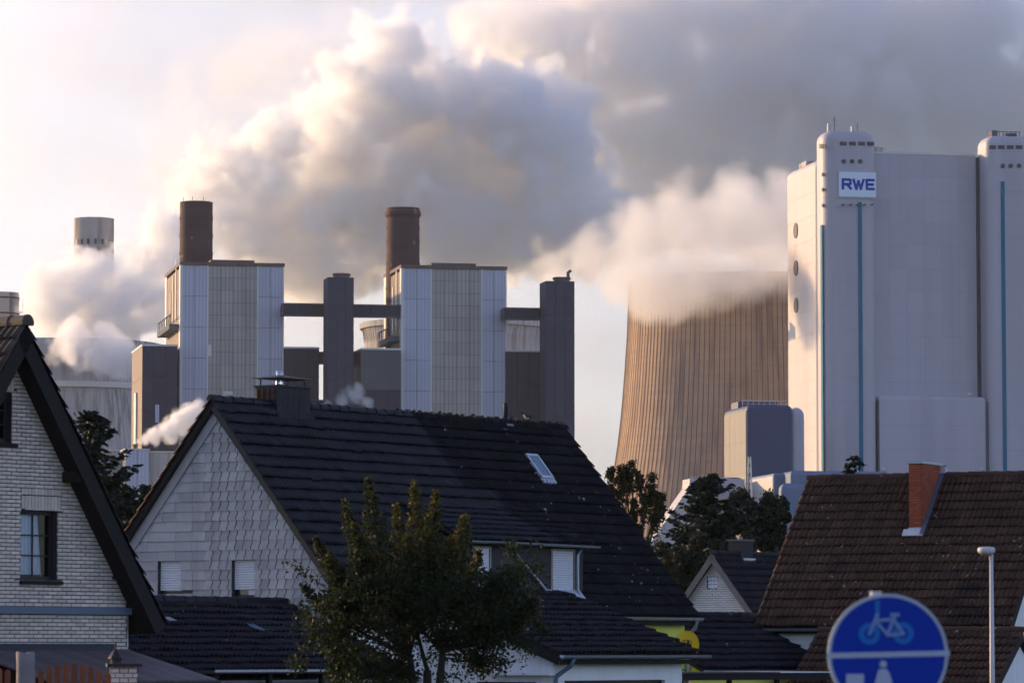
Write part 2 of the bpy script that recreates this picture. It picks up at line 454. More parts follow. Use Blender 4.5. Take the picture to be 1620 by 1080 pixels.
f, r, zt, R = stack('smoke_stack', 'pale concrete stack with dark run-off stains rising out of white steam', 143.5, 1700, 31.5, 347, m_stack_pale, collar=0, bands=[])
for k in range(7):
    a = -math.pi / 2 + (k - 3) * .36
    MB().box(-.5, .5, -.2, .2, -1.1, 1.1).build('opening', m_hole, r).matrix_local = Matrix.Translation((R * math.cos(a) * 1.005, R * math.sin(a) * 1.005, zt - 10)) @ Matrix.Rotation(a + math.pi / 2, 4, 'Z')
f, r, zt, R = stack('smoke_stack', 'brownish concrete stack with a small platform behind the nearest gable peak', -4, 1850, 29, 464, m_stack_pale, collar=0, bands=[2, 9])
part_box('platform', m_core, r, R * .9, R * 1.25, -1.5, 1.5, zt - 9, zt - 8)
MB().tube([(R * 1.2, -1, zt - 8), (R * 1.2, -1, zt - 2)], .3, 5).build('mast', m_core, r)

def block(name, label, cat, pxl, pxr, top, Y, depth, m, grp=None, left=None, z0=0, coping=True, nx=3, nz=10):
    f = Frame(pxl, Y, PA)
    r = f.root(name, label, cat, grp)
    zt = f.fz(top, 0, 0)
    x1 = f.fx(pxr, 0, zt)
    part_box('core', m_core, r, .3, x1 - .3, .3, depth - .1, z0, zt - .2)
    panel_grid(r, 'panel', m, 0, x1, .3, z0, zt, nx, nz, .08, .3)
    panel_side(r, 'side_panel', left or m, .3, .25, depth, z0, zt, 2, nz, .08, .3)
    if coping: part_box('roof_edge', m_coping if m is not m_clad_dark else m_trim, r, -.15, x1 + .1, -.12, depth, zt, zt + .5)
    return f, r, zt, x1
G = 'dark low annexes beside the boiler houses'
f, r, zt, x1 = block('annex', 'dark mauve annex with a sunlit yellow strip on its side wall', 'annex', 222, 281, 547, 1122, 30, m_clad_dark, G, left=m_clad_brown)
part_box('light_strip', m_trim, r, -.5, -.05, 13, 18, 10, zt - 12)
part_box('pale_door', m_clad_white, r, f.fx(243, 0), f.fx(249, 0), -.35, -.02, f.fz(668, 5, 0), f.fz(640, 5, 0))
block('annex', 'narrow dark annex between the middle shaft tower and the plain stack boiler house', 'annex', 448.5, 505, 551, 1134, 14, m_clad_dark, G)
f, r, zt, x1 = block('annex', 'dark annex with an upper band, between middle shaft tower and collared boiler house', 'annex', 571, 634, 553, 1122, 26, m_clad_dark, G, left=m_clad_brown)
part_box('upper_band', m_core, r, -.25, x1, -.3, -.02, zt - 11, zt - .2)
block('annex', 'dark annex between the collared boiler house and the outer shaft tower', 'annex', 800.5, 855, 556, 1134, 14, m_clad_dark, G)
G = 'tall windowless shaft towers'
m_shaft = mat('dark_slate_grey_shaft', (0.050, 0.049, 0.075), 0.75, 0.1, 0.08, ribs=(0.9, 1, 0.2), rnd=0.04)
f, r, zt, x1 = block('shaft_tower', 'tall slim dark grey shaft tower standing between the two striped boiler houses', 'tower', 517, 560, 438, 1122, 9, m_shaft, G, coping=False, nz=22)
MB().lathe([(2.2, zt), (2.2, zt + .7), (2.5, zt + .7), (2.5, zt + 1.3), (0, zt + 1.4)], 20, (x1 * .6, 4)).build('roof_cowl', m_coping, r)
f, r, zt, x1 = block('shaft_tower', 'tall slim dark grey shaft tower with a small pipe on its roof', 'tower', 864, 909, 444, 1122, 9, m_shaft, G, coping=False, nz=22)
MB().lathe([(2.2, zt), (2.2, zt + .7), (2.5, zt + .7), (2.5, zt + 1.3), (0, zt + 1.4)], 20, (x1 * .65, 4)).build('roof_cowl', m_coping, r)
MB().tube([(x1 * .85, 3, zt), (x1 * .85, 3, zt + 2.6), (x1 * .95, 3, zt + 3.2)], .45, 8).build('roof_pipe', m_core, r)
def bridge(label, a, b, y0, y1, Y, n=3, m=None):
    f = Frame(a, Y, PA)
    r = f.root('conveyor_bridge', label, 'bridge', 'enclosed bridges linking the shaft towers')
    za, zb = f.fz(y1, 0, 0), f.fz(y0, 0, 0)
    x1 = f.fx(b, 0, zb)
    part_box('core', m_core, r, -.5, x1 + .5, .3, 6, za + .1, zb - .1)
    panel_grid(r, 'panel', m or m_clad_dark, -.4, x1 + .4, .3, za, zb, n, 1, .07, .3)
    part_box('roof_edge', m_coping, r, -.4, x1 + .4, -.1, 6, zb, zb + .35)
    part_box('lower_beam', m_core, r, -.4, x1 + .4, -.12, .5, za - .4, za)
bridge('dark enclosed bridge from the collarless stack\'s boiler house to the middle shaft tower', 448.5, 517, 481, 498, 1128)
bridge('dark enclosed bridge between the middle shaft tower and the collared boiler house', 560.5, 634, 483, 500, 1128)
bridge('dark enclosed bridge from the collared boiler house to the outer shaft tower', 800.5, 864, 488, 504, 1128)
bridge('short low link between a dark annex and the middle shaft tower', 505.5, 517, 558, 574, 1136, 1)
bridge('short low link joining the middle shaft tower to the annex of the collared boiler house', 560.5, 571, 558, 576, 1128, 1)
bridge('upper short link between a dark annex and the outer shaft tower', 855.5, 864, 563, 580, 1136, 1)
bridge('lower short link between a dark annex and the outer shaft tower', 855.5, 864, 638, 654, 1136, 1)
bridge('lowest short link between a dark annex and the middle shaft tower', 505.5, 517, 634, 650, 1136, 1)

def cooling_tower(label, pxc, Y, pts, m, nrib, ribm, ribw, ribd, rim=None, ring=None):
    """pts: (picture y, half width in pixels) from the rim down"""
    f = Frame(pxc, Y, PA)
    r = f.root('cooling_tower', label, 'cooling tower', 'cooling towers of the power station')
    pr = [(hw * Y / F, f.fz(py, 0, 0)) for py, hw in pts]
    zs = np.array([p[1] for p in pr][::-1]); rs = np.array([p[0] for p in pr][::-1])
    Z = np.linspace(max(8.0, zs[0]), zs[-1], 40)
    Rr = np.interp(Z, zs, rs)
    for _ in range(3): Rr[1:-1] = (Rr[:-2] + Rr[1:-1] * 2 + Rr[2:]) / 4
    prof = list(zip(Rr, Z))
    MB().lathe(prof + [(Rr[-1] - 1.0, Z[-1]), (Rr[-1] - 1.2, Z[-1] - 12), (Rr[20] - 1.5, Z[20])], 128).build('shell', m, r, smooth=True)
    if rim: MB().lathe([(Rr[-1] + .02, Z[-1] - rim), (Rr[-1] + .7, Z[-1] - rim), (Rr[-1] + .7, Z[-1] + .3), (Rr[-1] - .9, Z[-1] + .3)], 128).build('rim', m_tower_pale, r)
    if ring:
        zr = f.fz(ring, 0, -pr[0][0]); rr = float(np.interp(zr, Z, Rr))
        MB().lathe([(rr, zr - 1.1), (rr + 1.0, zr - .9), (rr + 1.0, zr + .9), (rr, zr + 1.0)], 128).build('ring_walkway', m_trim, r)
    mb = MB()
    for k in range(len(prof) - 1):
        (ra, za), (rb, zb) = prof[k], prof[k + 1]
        vs = [(ra - .1, -ribw, za), (ra + ribd, -ribw * .8, za), (ra + ribd, ribw * .8, za), (ra - .1, ribw, za), (rb - .1, -ribw, zb), (rb + ribd, -ribw * .8, zb), (rb + ribd, ribw * .8, zb), (rb - .1, ribw, zb)]
        mb.add(vs, [(0, 1, 5, 4), (1, 2, 6, 5), (2, 3, 7, 6)])
    me = mb.mesh('rib')
    n = 0
    for k in range(nrib):                          # the ribs on the half that can be seen
        a = 2 * math.pi * k / nrib
        d = Matrix.Rotation(PA, 3, 'Z') @ Vector((math.cos(a), math.sin(a), 0))
        if d.y > 0.25: continue
        o = link('rib', me, ribm, r); o.rotation_euler = (0, 0, a); n += 1
    MB().lathe([(Rr[0] + 1, .2), (Rr[0] + 1, 8.2), (Rr[0] - 1, 8.2)], 64).build('base_ring', m_core, r)
    return f, r, Rr, Z
f, r, Rr, Z = cooling_tower('huge sunlit brown ribbed cooling tower beside the grey boiler block', 1188, 1500,
    [(446, 192), (470, 192), (530, 194), (600, 199), (660, 204), (730, 213), (800, 226), (900, 247), (1020, 275)], m_tower, 150, m_rib, .15, .12)
# access ladder with platforms
ld = MB(); aa = math.radians(-78)
for k in range(len(Z) - 6):
    for s in (-1.1, 1.1):
        ld.obox(((Rr[k] + 1.2) * math.cos(aa) - s * math.sin(aa), (Rr[k] + 1.2) * math.sin(aa) + s * math.cos(aa), (Z[k] + Z[k + 1]) / 2), (.16, 0, 0), (0, .16, 0), ((Rr[k + 1] - Rr[k]) / 2 * math.cos(aa), 0, (Z[k + 1] - Z[k]) / 2))
    ld.obox(((Rr[k] + 1.2) * math.cos(aa), (Rr[k] + 1.2) * math.sin(aa), Z[k]), (1.2 * abs(math.sin(aa)), 0, 0), (0, .2, 0), (0, 0, .1))
ld.build('ladder', m_core, r)
for k in (10, 16, 22, 28, 34):
    MB().obox(((Rr[k] + 1.6) * math.cos(aa), (Rr[k] + 1.6) * math.sin(aa), Z[k]), (1.9, 0, 0), (0, 1.3, 0), (0, 0, .35)).build('ladder_platform', m_core, r)
cooling_tower('squat pale cooling tower with a ring walkway beneath the white steam', 100, 1350,
    [(545, 150), (607, 153), (700, 166), (800, 190), (1020, 240)], m_tower_pale, 130, m_tower_pale, .16, .22, ring=607)
cooling_tower('pale cooling tower with a flared rim standing behind the collared boiler house', 718, 1660,
    [(514, 147), (525, 144), (545, 141), (600, 139), (700, 146), (850, 175), (1020, 220)], m_tower_pale, 120, m_tower_pale, .14, .2, rim=2.0)

# ---- the big grey boiler block
f = KF = Frame(1308, 1340, PA)
K = f.root('boiler_house', 'huge light grey boiler block with teal strips and a blue lettered sign', 'boiler house')
zt1 = f.fz(205, 0, 0); xt1 = f.fx(1388, 0, 150)
yw = f.fy(1293, 0, 150)                            # tower side depth
yb = f.fy(1241, 0, 150)                            # far end of the wing
zw = f.fz(272, 0, yb)
zm = f.fz(243, xt1, yw)
x2a = f.fx(1562, 0, 150); x2b = x2a + xt1 * 1.0
left = lambda c: c.x < 1
bevel_box('stair_tower', m_k, K, 0, xt1, 0, yw + 4, 0, zt1, 4.2, 3.4, 8)
zt2 = f.fz(213, x2a, 0)
bevel_box('stair_tower', m_k, K, x2a, x2b, 0, yw + 4, 0, zt2, 3.0, 3.4, 8)
bevel_box('side_wing', m_k, K, .4, xt1 - 3, yw + 3.2, yb, 0, zw, 3.0, 3.0, 8)
part_box('main_hall', m_k, K, xt1 - 6, x2b - 4, yw + .3, yb - 3, 0, zm - .4)
x1b = f.fx(1544, yw, 150)
ym = yw
panel_grid(K, 'wall_panel', m_k, xt1 - 5.5, x1b, ym + .3, f.fz(640, 20, ym), zm, 7, 11, .03, .35)
part_box('roof_edge', m_trim, K, xt1 - 5.5, x1b, ym - .2, yb - 4, zm, zm + .7)
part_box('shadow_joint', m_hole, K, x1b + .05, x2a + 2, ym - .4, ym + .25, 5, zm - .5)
zl = f.fz(626, 25, 1)
xl0 = f.fx(1391, 1.5, 80); xl1 = f.fx(1559, 1.5, 80)
bevel_box('lower_hall', m_k, K, xl0, xl1, 1.5, ym + 1, 0, zl, 0, 1.1, 5)
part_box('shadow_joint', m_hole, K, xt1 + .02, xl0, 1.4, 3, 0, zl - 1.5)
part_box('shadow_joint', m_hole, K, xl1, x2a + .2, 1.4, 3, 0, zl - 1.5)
def zat(py, x, y): return KF.fz(py, x, y)
sx = f.fx(1361, 0, 120)
part_box('teal_strip', m_teal, K, sx - .62, sx + .62, -.25, .1, 4, zat(320, sx, 0))
sx2 = f.fx(1587.5, 0, 120)
part_box('teal_strip', m_teal, K, sx2 - .62, sx2 + .62, -.25, .1, 4, zat(287, sx2, 0))
ys = f.fy(1300.5, 0, 120)
part_box('teal_strip', m_teal, K, -.2, .1, ys - 1.2, ys + 1.2, 4, zat(356, 0, ys))
for tower, xs in ((0, (1334, 1348.5, 1363, 1377.5)), (1, (1570, 1584, 1598, 1612))):
    for p in xs:
        xx = f.fx(p, 0, zt1 - 5)
        py = 227.5 if tower == 0 else 233
        v = part_box('vent', m_disc, K, xx - 1.15, xx + 1.15, -.12, .1, zat(py + 3, xx, 0), zat(py - 3, xx, 0))
        for q in range(4):
            zz = zat(py + 3, xx, 0) + .15 + q * .3
            part_box('louvre', m_core, v, xx - 1.1, xx + 1.1, -.22, -.13, zz, zz + .14)
for tower, xs in ((0, (1335, 1348, 1361)), (1, (1586.5, 1599, 1612))):
    for p in xs:
        xx = f.fx(p, 0, zt1 - 12); py = 255.5 if tower == 0 else 262.5
        o = MB().lathe([(0, .16), (.62, .16), (.62, 0), (.78, 0), (.78, .22), (.66, .22)], 24).build('porthole', m_hole, K)
        o.rotation_euler = (math.pi / 2, 0, 0); o.location = (xx, 0.02, zat(py, xx, 0))
for py in (276, 300, 325):
    yy = f.fy(1301, 0, 150)
    part_box('side_vent', m_disc, K, -.06, .1, yy - .7, yy + .7, zat(py + 2.6, 0, yy), zat(py - 2.6, 0, yy))
for p in (1297.5, 1300, 1302.5, 1305):
    yy = f.fy(p, 0, 160)
    part_box('side_vent', m_disc, K, -.12, .1, yy - .55, yy + .55, zat(235, 0, yy), zat(228, 0, yy))
for py in (365, 424, 483):
    yy = f.fy(1259.5, 0.4, 140)
    o = MB().lathe([(0, .2), (2.35, .2), (2.35, .02), (2.6, .02), (2.6, .26), (2.35, .26)], 32).build('round_louvre', m_disc, K)
    o.matrix_local = Matrix.Translation((0.38, yy, zat(py, 0, yy))) @ Matrix.Rotation(-math.pi / 2, 4, 'Y')
m_joint = mat('cladding_joint', (0.33, 0.31, 0.345), 0.6, 0.05, 0.1)
for k in range(1, 21):
    zj = 6 + k * 7.8
    if zj < zt1 - 12: part_box('joint_strip', m_joint, K, 4.4, xt1 - 4.4, -.05, .02, zj, zj + .14)
    if zj < zt2 - 12: part_box('joint_strip', m_joint, K, x2a + 3.2, x2b - 3.2, -.05, .02, zj, zj + .14)
    if zj < zw - 5: part_box('joint_strip', m_joint, K, .34, .42, yw + 6.4, yb - 3.2, zj, zj + .14)
    if zj < zl - 3: part_box('joint_strip', m_joint, K, xl0 + .2, xl1 - .2, 1.44, 1.52, zj, zj + .12)
# sign board with its letters
sb0, sb1 = f.fx(1327.5, -.3, 150), f.fx(1385.5, -.3, 150)
sz0, sz1 = zat(311, sb0, -.3), zat(272, sb0, -.3)
board = part_box('sign_board', m_rwe_board, K, sb0, sb1, -.55, -.05, sz0, sz1)
part_box('sign_border', m_k, K, sb0 - .35, sb1 + .05, -.3, -.01, sz0 - .5, sz1 + .45)
def strokes(lines, w, org, sx_, sz_, y, d=.02):
    mb = MB(); k = 0
    for ln in lines:
        for (ax, az), (bx, bz) in zip(ln[:-1], ln[1:]):
            a = Vector((org[0] + ax * sx_, 0, org[1] + az * sz_)); b = Vector((org[0] + bx * sx_, 0, org[1] + bz * sz_))
            t = (b - a); l = t.length; t.normalize(); n = Vector((-t.z, 0, t.x))
            mb.obox((a + b) / 2 + Vector((0, y - d * .3 * k, 0)), t * (l / 2 + w * .42), n * (w / 2), (0, d, 0)); k += 1
    return mb
bw, bh = sb1 - sb0, sz1 - sz0
LET = {'R': [[(0, 0), (0, 1)], [(0, 1), (.72, 1), (.82, .9), (.82, .58), (.72, .48), (.12, .48)], [(.42, .48), (.85, 0)]],
       'W': [[(0, 1), (.3, 0), (.55, .85), (.8, 0), (1.1, 1)]],
       'E': [[(.75, 1), (0, 1), (0, 0), (.75, 0)], [(0, .5), (.66, .5)]]}
xx = sb0 + bw * .085
for ch, adv in (('R', .29), ('W', .36), ('E', .25)):
    strokes(LET[ch], .85, (xx + .2, sz0 + bh * .33), bw * .245 * (1.02 if ch != 'W' else 1.0), bh * .36, -.58, .03).build('letter', m_rwe_blue, board)
    xx += bw * adv
for k, p in enumerate((1334, 1346, 1357, 1368, 1380)):
    xx = f.fx(p, -.5, 140); zz = zat(326, xx, 0)
    mb = MB(); mb.tube([(xx, 0.1, zz), (xx, -1.4, zz + .35)], .1, 5); mb.obox((xx - .3, -1.5, zz + .3), (.55, 0, .12), (0, .25, 0), (0, 0, .22))
    mb.build('floodlight', m_core, K)
# roof clutter
mb = MB()
for (dx, h) in ((3, 2.6), (11, 1.8)): mb.box(dx - .5, dx + .5, 4, 5, zt1 - .2, zt1 + h)
mb.build('roof_hatch', m_pale_hall, K)
MB().tube([(4.6, 3.5, zt1 - .2), (4.6, 3.5, zt1 + 5)], .12, 5).tube([(3.9, 3.5, zt1 + 3.6), (5.3, 3.5, zt1 + 3.6)], .08, 4).tube([(12.4, 3.5, zt1 - .2), (12.4, 3.5, zt1 + 2.8)], .1, 5).build('antenna', m_core, K)
MB().lathe([(2.0, zm + .6), (2.0, zm + 2.4), (2.15, zm + 2.4), (2.15, zm + 2.8), (0, zm + 2.9)], 20, (xt1 + 4.0, ym + 6)).build('roof_duct', m_stack_pale, K)
part_box('roof_duct', m_stack_pale, K, 4, 9, yb - 14, yb - 5, zw, zw + 2.2)
mb = MB(); mb.box(x2a + 3, x2a + 5, 4, 8, zt2 - .2, zt2 + 2)
for k in range(6): mb.box(x2a + 5.5 + k * 1.4, x2a + 5.7 + k * 1.4, 4, 4.2, zt2 - .1, zt2 + 1.6)
mb.box(x2a + 5, x2a + 13, 4, 4.25, zt2 + 1.5, zt2 + 1.75); mb.box(x2a + 8, x2a + 12, 5, 8, zt2 - .2, zt2 + 1.3)
mb.build('roof_railing', m_core, K)
for p, py in ((1536, 623), (1398, 741), (1553, 741)):
    xx = f.fx(p, .8, 40)
    part_box('wall_lamp', m_trim, K, xx - .7, xx + .7, .9, 1.45, zat(py + 1, xx, 1), zat(py - 1.5, xx, 1))

# ---- navy block with pale ends left of it
f = Frame(1183, 1300, PA)
r = f.root('turbine_annex', 'dark navy block with a pale side wall in front of the ribbed tower', 'annex')
zt = f.fz(640, 0, 0); x1 = f.fx(1254, 0, zt); dd = f.fy(1145, 0, zt)
bevel_box('core', m_navy, r, 0.05, x1, 0, dd, 0, zt, 1.2, 1.6, 5)
panel_side(r, 'side_panel', m_shaded_side, .03, .9, dd * .72, 0, zt - 1.8, 3, 8, .06, .12)
panel_side(r, 'side_panel', m_shaded_side, .03, dd * .72, dd - 1.0, 0, zt - 1.8, 1, 8, .06, .16)
x3 = f.fx(1273, 3, zt)
bevel_box('end_wall', m_k, r, x1 + .02, x3, 2.5, dd * .8, 0, zt - .5, 1.5, 2.6, 6)
mb = MB()
for k in range(9): mb.box(2 + k * 1.8, 2.15 + k * 1.8, dd * .45, dd * .45 + .15, zt - .2, zt + 2.2)
mb.box(2, 16.6, dd * .45, dd * .45 + .2, zt + 2.1, zt + 2.35); mb.box(2, 16.6, dd * .45, dd * .45 + .15, zt + 1.1, zt + 1.25)
mb.build('roof_railing', m_pale_hall, r)
part_box('roof_house', m_navy, r, 1, 14, dd * .5, dd * .8, zt - .3, zt + 1.9)
# ---- low blue-grey halls at its foot
f = Frame(1225, 1270, PA)
r = f.root('low_hall', 'low blue-grey hall with a pale side wall at the foot of the boiler block', 'hall')
zt = f.fz(748, 0, 0); x1 = f.fx(1262, 0, zt); dd = f.fy(1186, 0, zt)
bevel_box('hall_body', m_bluebox, r, 0, x1, 0, dd, 0, zt, 0.6, .8, 4)
panel_side(r, 'side_panel', m_pale_hall, -.02, .6, dd - .6, 0, zt - .9, 4, 4, .06, .1)
f = Frame(1252, 1262, PA)
r = f.root('low_hall', 'long low blue-grey hall with a rounded roof end in front of the boiler block', 'hall')
zt = f.fz(744, 0, 0); x1 = f.fx(1408, 0, zt)
bevel_box('hall_body', m_bluebox, r, 0, x1, 0, 14, 0, zt, 1.0, 1.6, 5)
panel_grid(r, 'panel', m_bluebox, 1.2, x1 - 1.2, -.02, 0, zt - 1.8, 7, 3, .06, .1)
bevel_box('porch', m_bluebox, r, -4, 5, -4, 0, 0, zt - 4, 1.0, 2.2, 5)
f = Frame(1092, 1290, PA)
r = f.root('conveyor_gallery', 'white rounded conveyor gallery with a sunlit sloping leg', 'gallery')
zt = f.fz(757, 0, 0); x1 = f.fx(1178, 0, zt); zb = f.fz(790, 0, 0)
mb = MB()
bevel_box('gallery_head', m_k, r, 0, x1, 0, 10, zb, zt, 0, 0)
bevel_box('gallery_roof', m_k, r, -.3, x1 + .3, -.3, 10.3, zb + 1, zt + .6, 1.0, 3.0, 7)
zq = f.fz(900, 0, 0); xq = f.fx(1000, 0, zq)
MB().prism([(0, -.2, zt - 2.5), (6, -.2, zt - 2.5), (6, -.2, zb - 2), (xq + 6, -.2, zq - 5), (xq, -.2, zq)], (0, 9.6, 0)).build('sloping_leg', m_pale_hall, r)
for k in range(3): part_box('support', m_core, r, 3 + k * (x1 - 6) / 2, 4 + k * (x1 - 6) / 2, 3, 4, 0, zb)
# ---- lattice mast
f = Frame(1187, 1240, PA)
r = f.root('lattice_mast', 'thin pale lattice mast in front of the navy block', 'mast')
zt = f.fz(722, 0, 0); mb = MB()
for sx_, sy_ in ((-1, -1), (1, -1), (1, 1), (-1, 1)): mb.tube([(sx_ * 2.2, sy_ * 2.2, 0), (sx_ * .35, sy_ * .35, zt)], [.14, .1], 4)
mb.build('legs', m_trim, r)
mb = MB(); n = 22
for k in range(n):
    a, b = 2.2 - 1.85 * k / n, 2.2 - 1.85 * (k + 1) / n
    za, zb = zt * k / n, zt * (k + 1) / n
    for (p, q) in (((-a, -a), (b, -b)), ((a, -a), (-b, -b)), ((a, -a), (b, b)), ((-a, -a), (-b, b))): mb.tube([(*p, za), (*q, zb)], .09, 4)
mb.build('bracing', m_trim, r)
# ---- small pale utility buildings with the vent, left
f = Frame(196, 1080, PA)
r = f.root('utility_building', 'small pale clad building with a steaming vent at the foot of the dark annex', 'building')
zt = f.fz(711, 0, 0); x1 = f.fx(236, 0, zt)
part_box('core', m_core, r, .2, x1 - .1, .2, 12, 0, zt - .1)
panel_grid(r, 'panel', m_clad_white, 0, x1, .25, 0, zt, 2, 4, .12, .25)
part_box('roof_edge', m_trim, r, -.2, x1 + .2, -.2, 12, zt, zt + .3)
MB().lathe([(.6, zt), (.6, zt + 1.2), (.7, zt + 1.2), (.7, zt + 1.7)], 14, (f.fx(214, 4, zt), 4)).build('vent_pipe', m_coping, r)
VENT = f.w(f.fx(214, 4, zt), 4, zt + 2)
f = Frame(232, 1086, PA)
r = f.root('utility_building', 'grey flat building beside the small pale building with the vent', 'building')
zt = f.fz(715, 0, 0)
part_box('core', m_core, r, 0, 15.8, .2, 12, 0, zt - .1)
panel_grid(r, 'panel', m_tower_pale, 0, 16, .25, 0, zt, 3, 3, .12, .25)
part_box('roof_edge', m_trim, r, -.2, 16.2, -.2, 12, zt, zt + .3)
f = Frame(170, 1095, PA)
r = f.root('utility_building', 'low beige building between the squat cooling tower and the small vent building', 'building')
zt = f.fz(713, 0, 0); part_box('core', m_core, r, 0, 5.8, .2, 9, 0, zt - .1)
panel_grid(r, 'panel', m_tower_pale, -3, 6, .25, 0, zt, 2, 3, .12, .25)
part_box('roof_edge', m_trim, r, -3.2, 6.2, -.2, 9, zt, zt + .3)

# ================================================================== houses: shared pieces
RND = random.Random(11)
def tile_mesh(name, w=.30, l=.405, h=.028, waves=2, seg=12, lift=.045, lip=.03):
    mb = MB()
    top, low, frt = [], [], []
    for i in range(seg + 1):
        t = i / seg
        z = h * (0.5 - 0.5 * math.cos(2 * math.pi * waves * t)) ** 0.8
        x = t * (w + .012)
        low.append((x, 0, z + lift)); top.append((x, l, z * .8)); frt.append((x, .006, z + lift - lip))
    n = seg + 1
    mb.add(low + top + frt, [(i, i + 1, n + i + 1, n + i) for i in range(seg)] + [(2 * n + i, 2 * n + i + 1, i + 1, i) for i in range(seg)])
    mb.add([low[0], frt[0], top[0]], [(0, 1, 2)]); mb.add([low[-1], frt[-1], top[-1]], [(0, 2, 1)])
    me = mb.mesh(name)
    for p in me.polygons: p.use_smooth = p.index < seg
    return me
def basis(o, x, y, jit=0.0):
    x = Vector(x).normalized(); y = Vector(y).normalized(); z = x.cross(y)
    if jit:
        y = (y + x * RND.uniform(-jit, jit) + z * RND.uniform(-jit, jit) * .6).normalized(); z = x.cross(y).normalized()
    m = Matrix((x, y, z)).transposed().to_4x4(); m.translation = Vector(o)
    return m
def scatter(fr, parent, name, mesh, mats, stuffname, limit=300):
    """mats: (matrix, material). The nearest `limit` pieces are objects, the rest one joined part"""
    def dist(m): return (fr.w(*m[0].translation) - CAM).length
    mats = sorted(mats, key=dist)
    by = {}
    for i, (m, mt) in enumerate(mats):
        if i < limit:
            key = mt.name
            if key not in by:
                me = mesh.copy(); me.materials.clear(); me.materials.append(mt); by[key] = me
            o = bpy.data.objects.new(name, by[key]); COL.objects.link(o); o.parent = parent; o.matrix_local = m
    rest = {}
    for m, mt in mats[limit:]: rest.setdefault(mt.name, (mt, []))[1].append(m)
    vs = np.array([v.co[:] for v in mesh.vertices]); fs = [list(p.vertices) for p in mesh.polygons]; sm = [p.use_smooth for p in mesh.polygons]
    for mt, ms in rest.values():
        V_, F_, R_, SM = [], [], [], []
        for k, m in enumerate(ms):
            a = np.array(m); V_.append(vs @ a[:3, :3].T + a[:3, 3]); b = k * len(vs)
            F_ += [[i + b for i in f] for f in fs]; R_ += [RND.random()] * len(fs); SM += sm
        me = bpy.data.meshes.new(stuffname); me.from_pydata(np.concatenate(V_).tolist(), [], F_)
        me.attributes.new('rnd', 'FLOAT', 'FACE').data.foreach_set('value', R_)
        me.polygons.foreach_set('use_smooth', SM); me.update()
        o = link(stuffname, me, mt, parent); o['kind'] = 'stuff'
def roof_tiles(fr, parent, mesh, x0, x1, y0, z0, ydir, pitch, slope_len, matf, w=.30, e=.335, keep=None, limit=300, jit=.02, x_sign=1):
    """tiles on a slope whose eave runs along local x at (y0, z0); ydir = +1 if the slope rises towards +y"""
    n, m = max(1, round((x1 - x0) / w)), max(1, round(slope_len / e))
    w2, e2 = (x1 - x0) / n, slope_len / m
    up = Vector((0, ydir * math.cos(pitch), math.sin(pitch)))
    xd = Vector((1, 0, 0)) if ydir > 0 else Vector((-1, 0, 0))
    out = []
    for j in range(m):
        for i in range(n):
            p = Vector(((x0 if ydir > 0 else x1) + xd.x * i * w2, y0, z0)) + up * (j * e2)
            if keep and not keep(p.x + xd.x * w2 / 2, j, i, n, m): continue
            if RND.random() < .012: p = p - up * RND.uniform(.02, .06)
            mx = basis(p, xd, up, jit) @ Matrix.Diagonal((w2 / w, e2 / e, RND.uniform(.85, 1.2), 1))
            out.append((mx, matf(p.x, j)))
    scatter(fr, parent, 'tile', mesh, out, 'far_tiles', limit)
def ridge_caps(parent, x0, x1, z, m, r=.115, l=.36):
    n = max(1, round((x1 - x0) / l)); st = (x1 - x0) / n
    mb = MB()
    k = 8
    A = [(0, r * 1.0 * math.cos(a), r * 1.0 * math.sin(a) - .02) for a in [math.pi * (i / k * 1.2 - .1) for i in range(k + 1)]]
    B = [(st + .05, r * .86 * math.cos(a), r * .86 * math.sin(a) - .025) for a in [math.pi * (i / k * 1.2 - .1) for i in range(k + 1)]]
    mb.add(A + B, [(i, k + 1 + i, k + 2 + i, i + 1) for i in range(k)]); mb.add(A, [list(range(k + 1))])
    me = mb.mesh('ridge_tile'); me.materials.append(m)
    for p in me.polygons: p.use_smooth = p.index < k
    for i in range(n):
        o = bpy.data.objects.new('ridge_tile', me); COL.objects.link(o); o.parent = parent
        o.location = (x0 + i * st, RND.uniform(-.008, .008), z + RND.uniform(-.006, .006)); o.rotation_euler = (0, RND.uniform(-.012, .012), 0)
def gutter(parent, x0, x1, y, z, m=None, r=.075, drop=0.0, name='gutter'):
    mb = MB(); k = 8
    A = [(x0, y + r * math.cos(a), z + r * math.sin(a)) for a in [math.pi + math.pi * i / k for i in range(k + 1)]]
    A += [(x0, y + (r - .012) * math.cos(a), z + (r - .012) * math.sin(a)) for a in [math.pi + math.pi * (k - i) / k for i in range(k + 1)]]
    return mb.prism(A, (x1 - x0, 0, -drop)).build(name, m or m_zinc, parent)
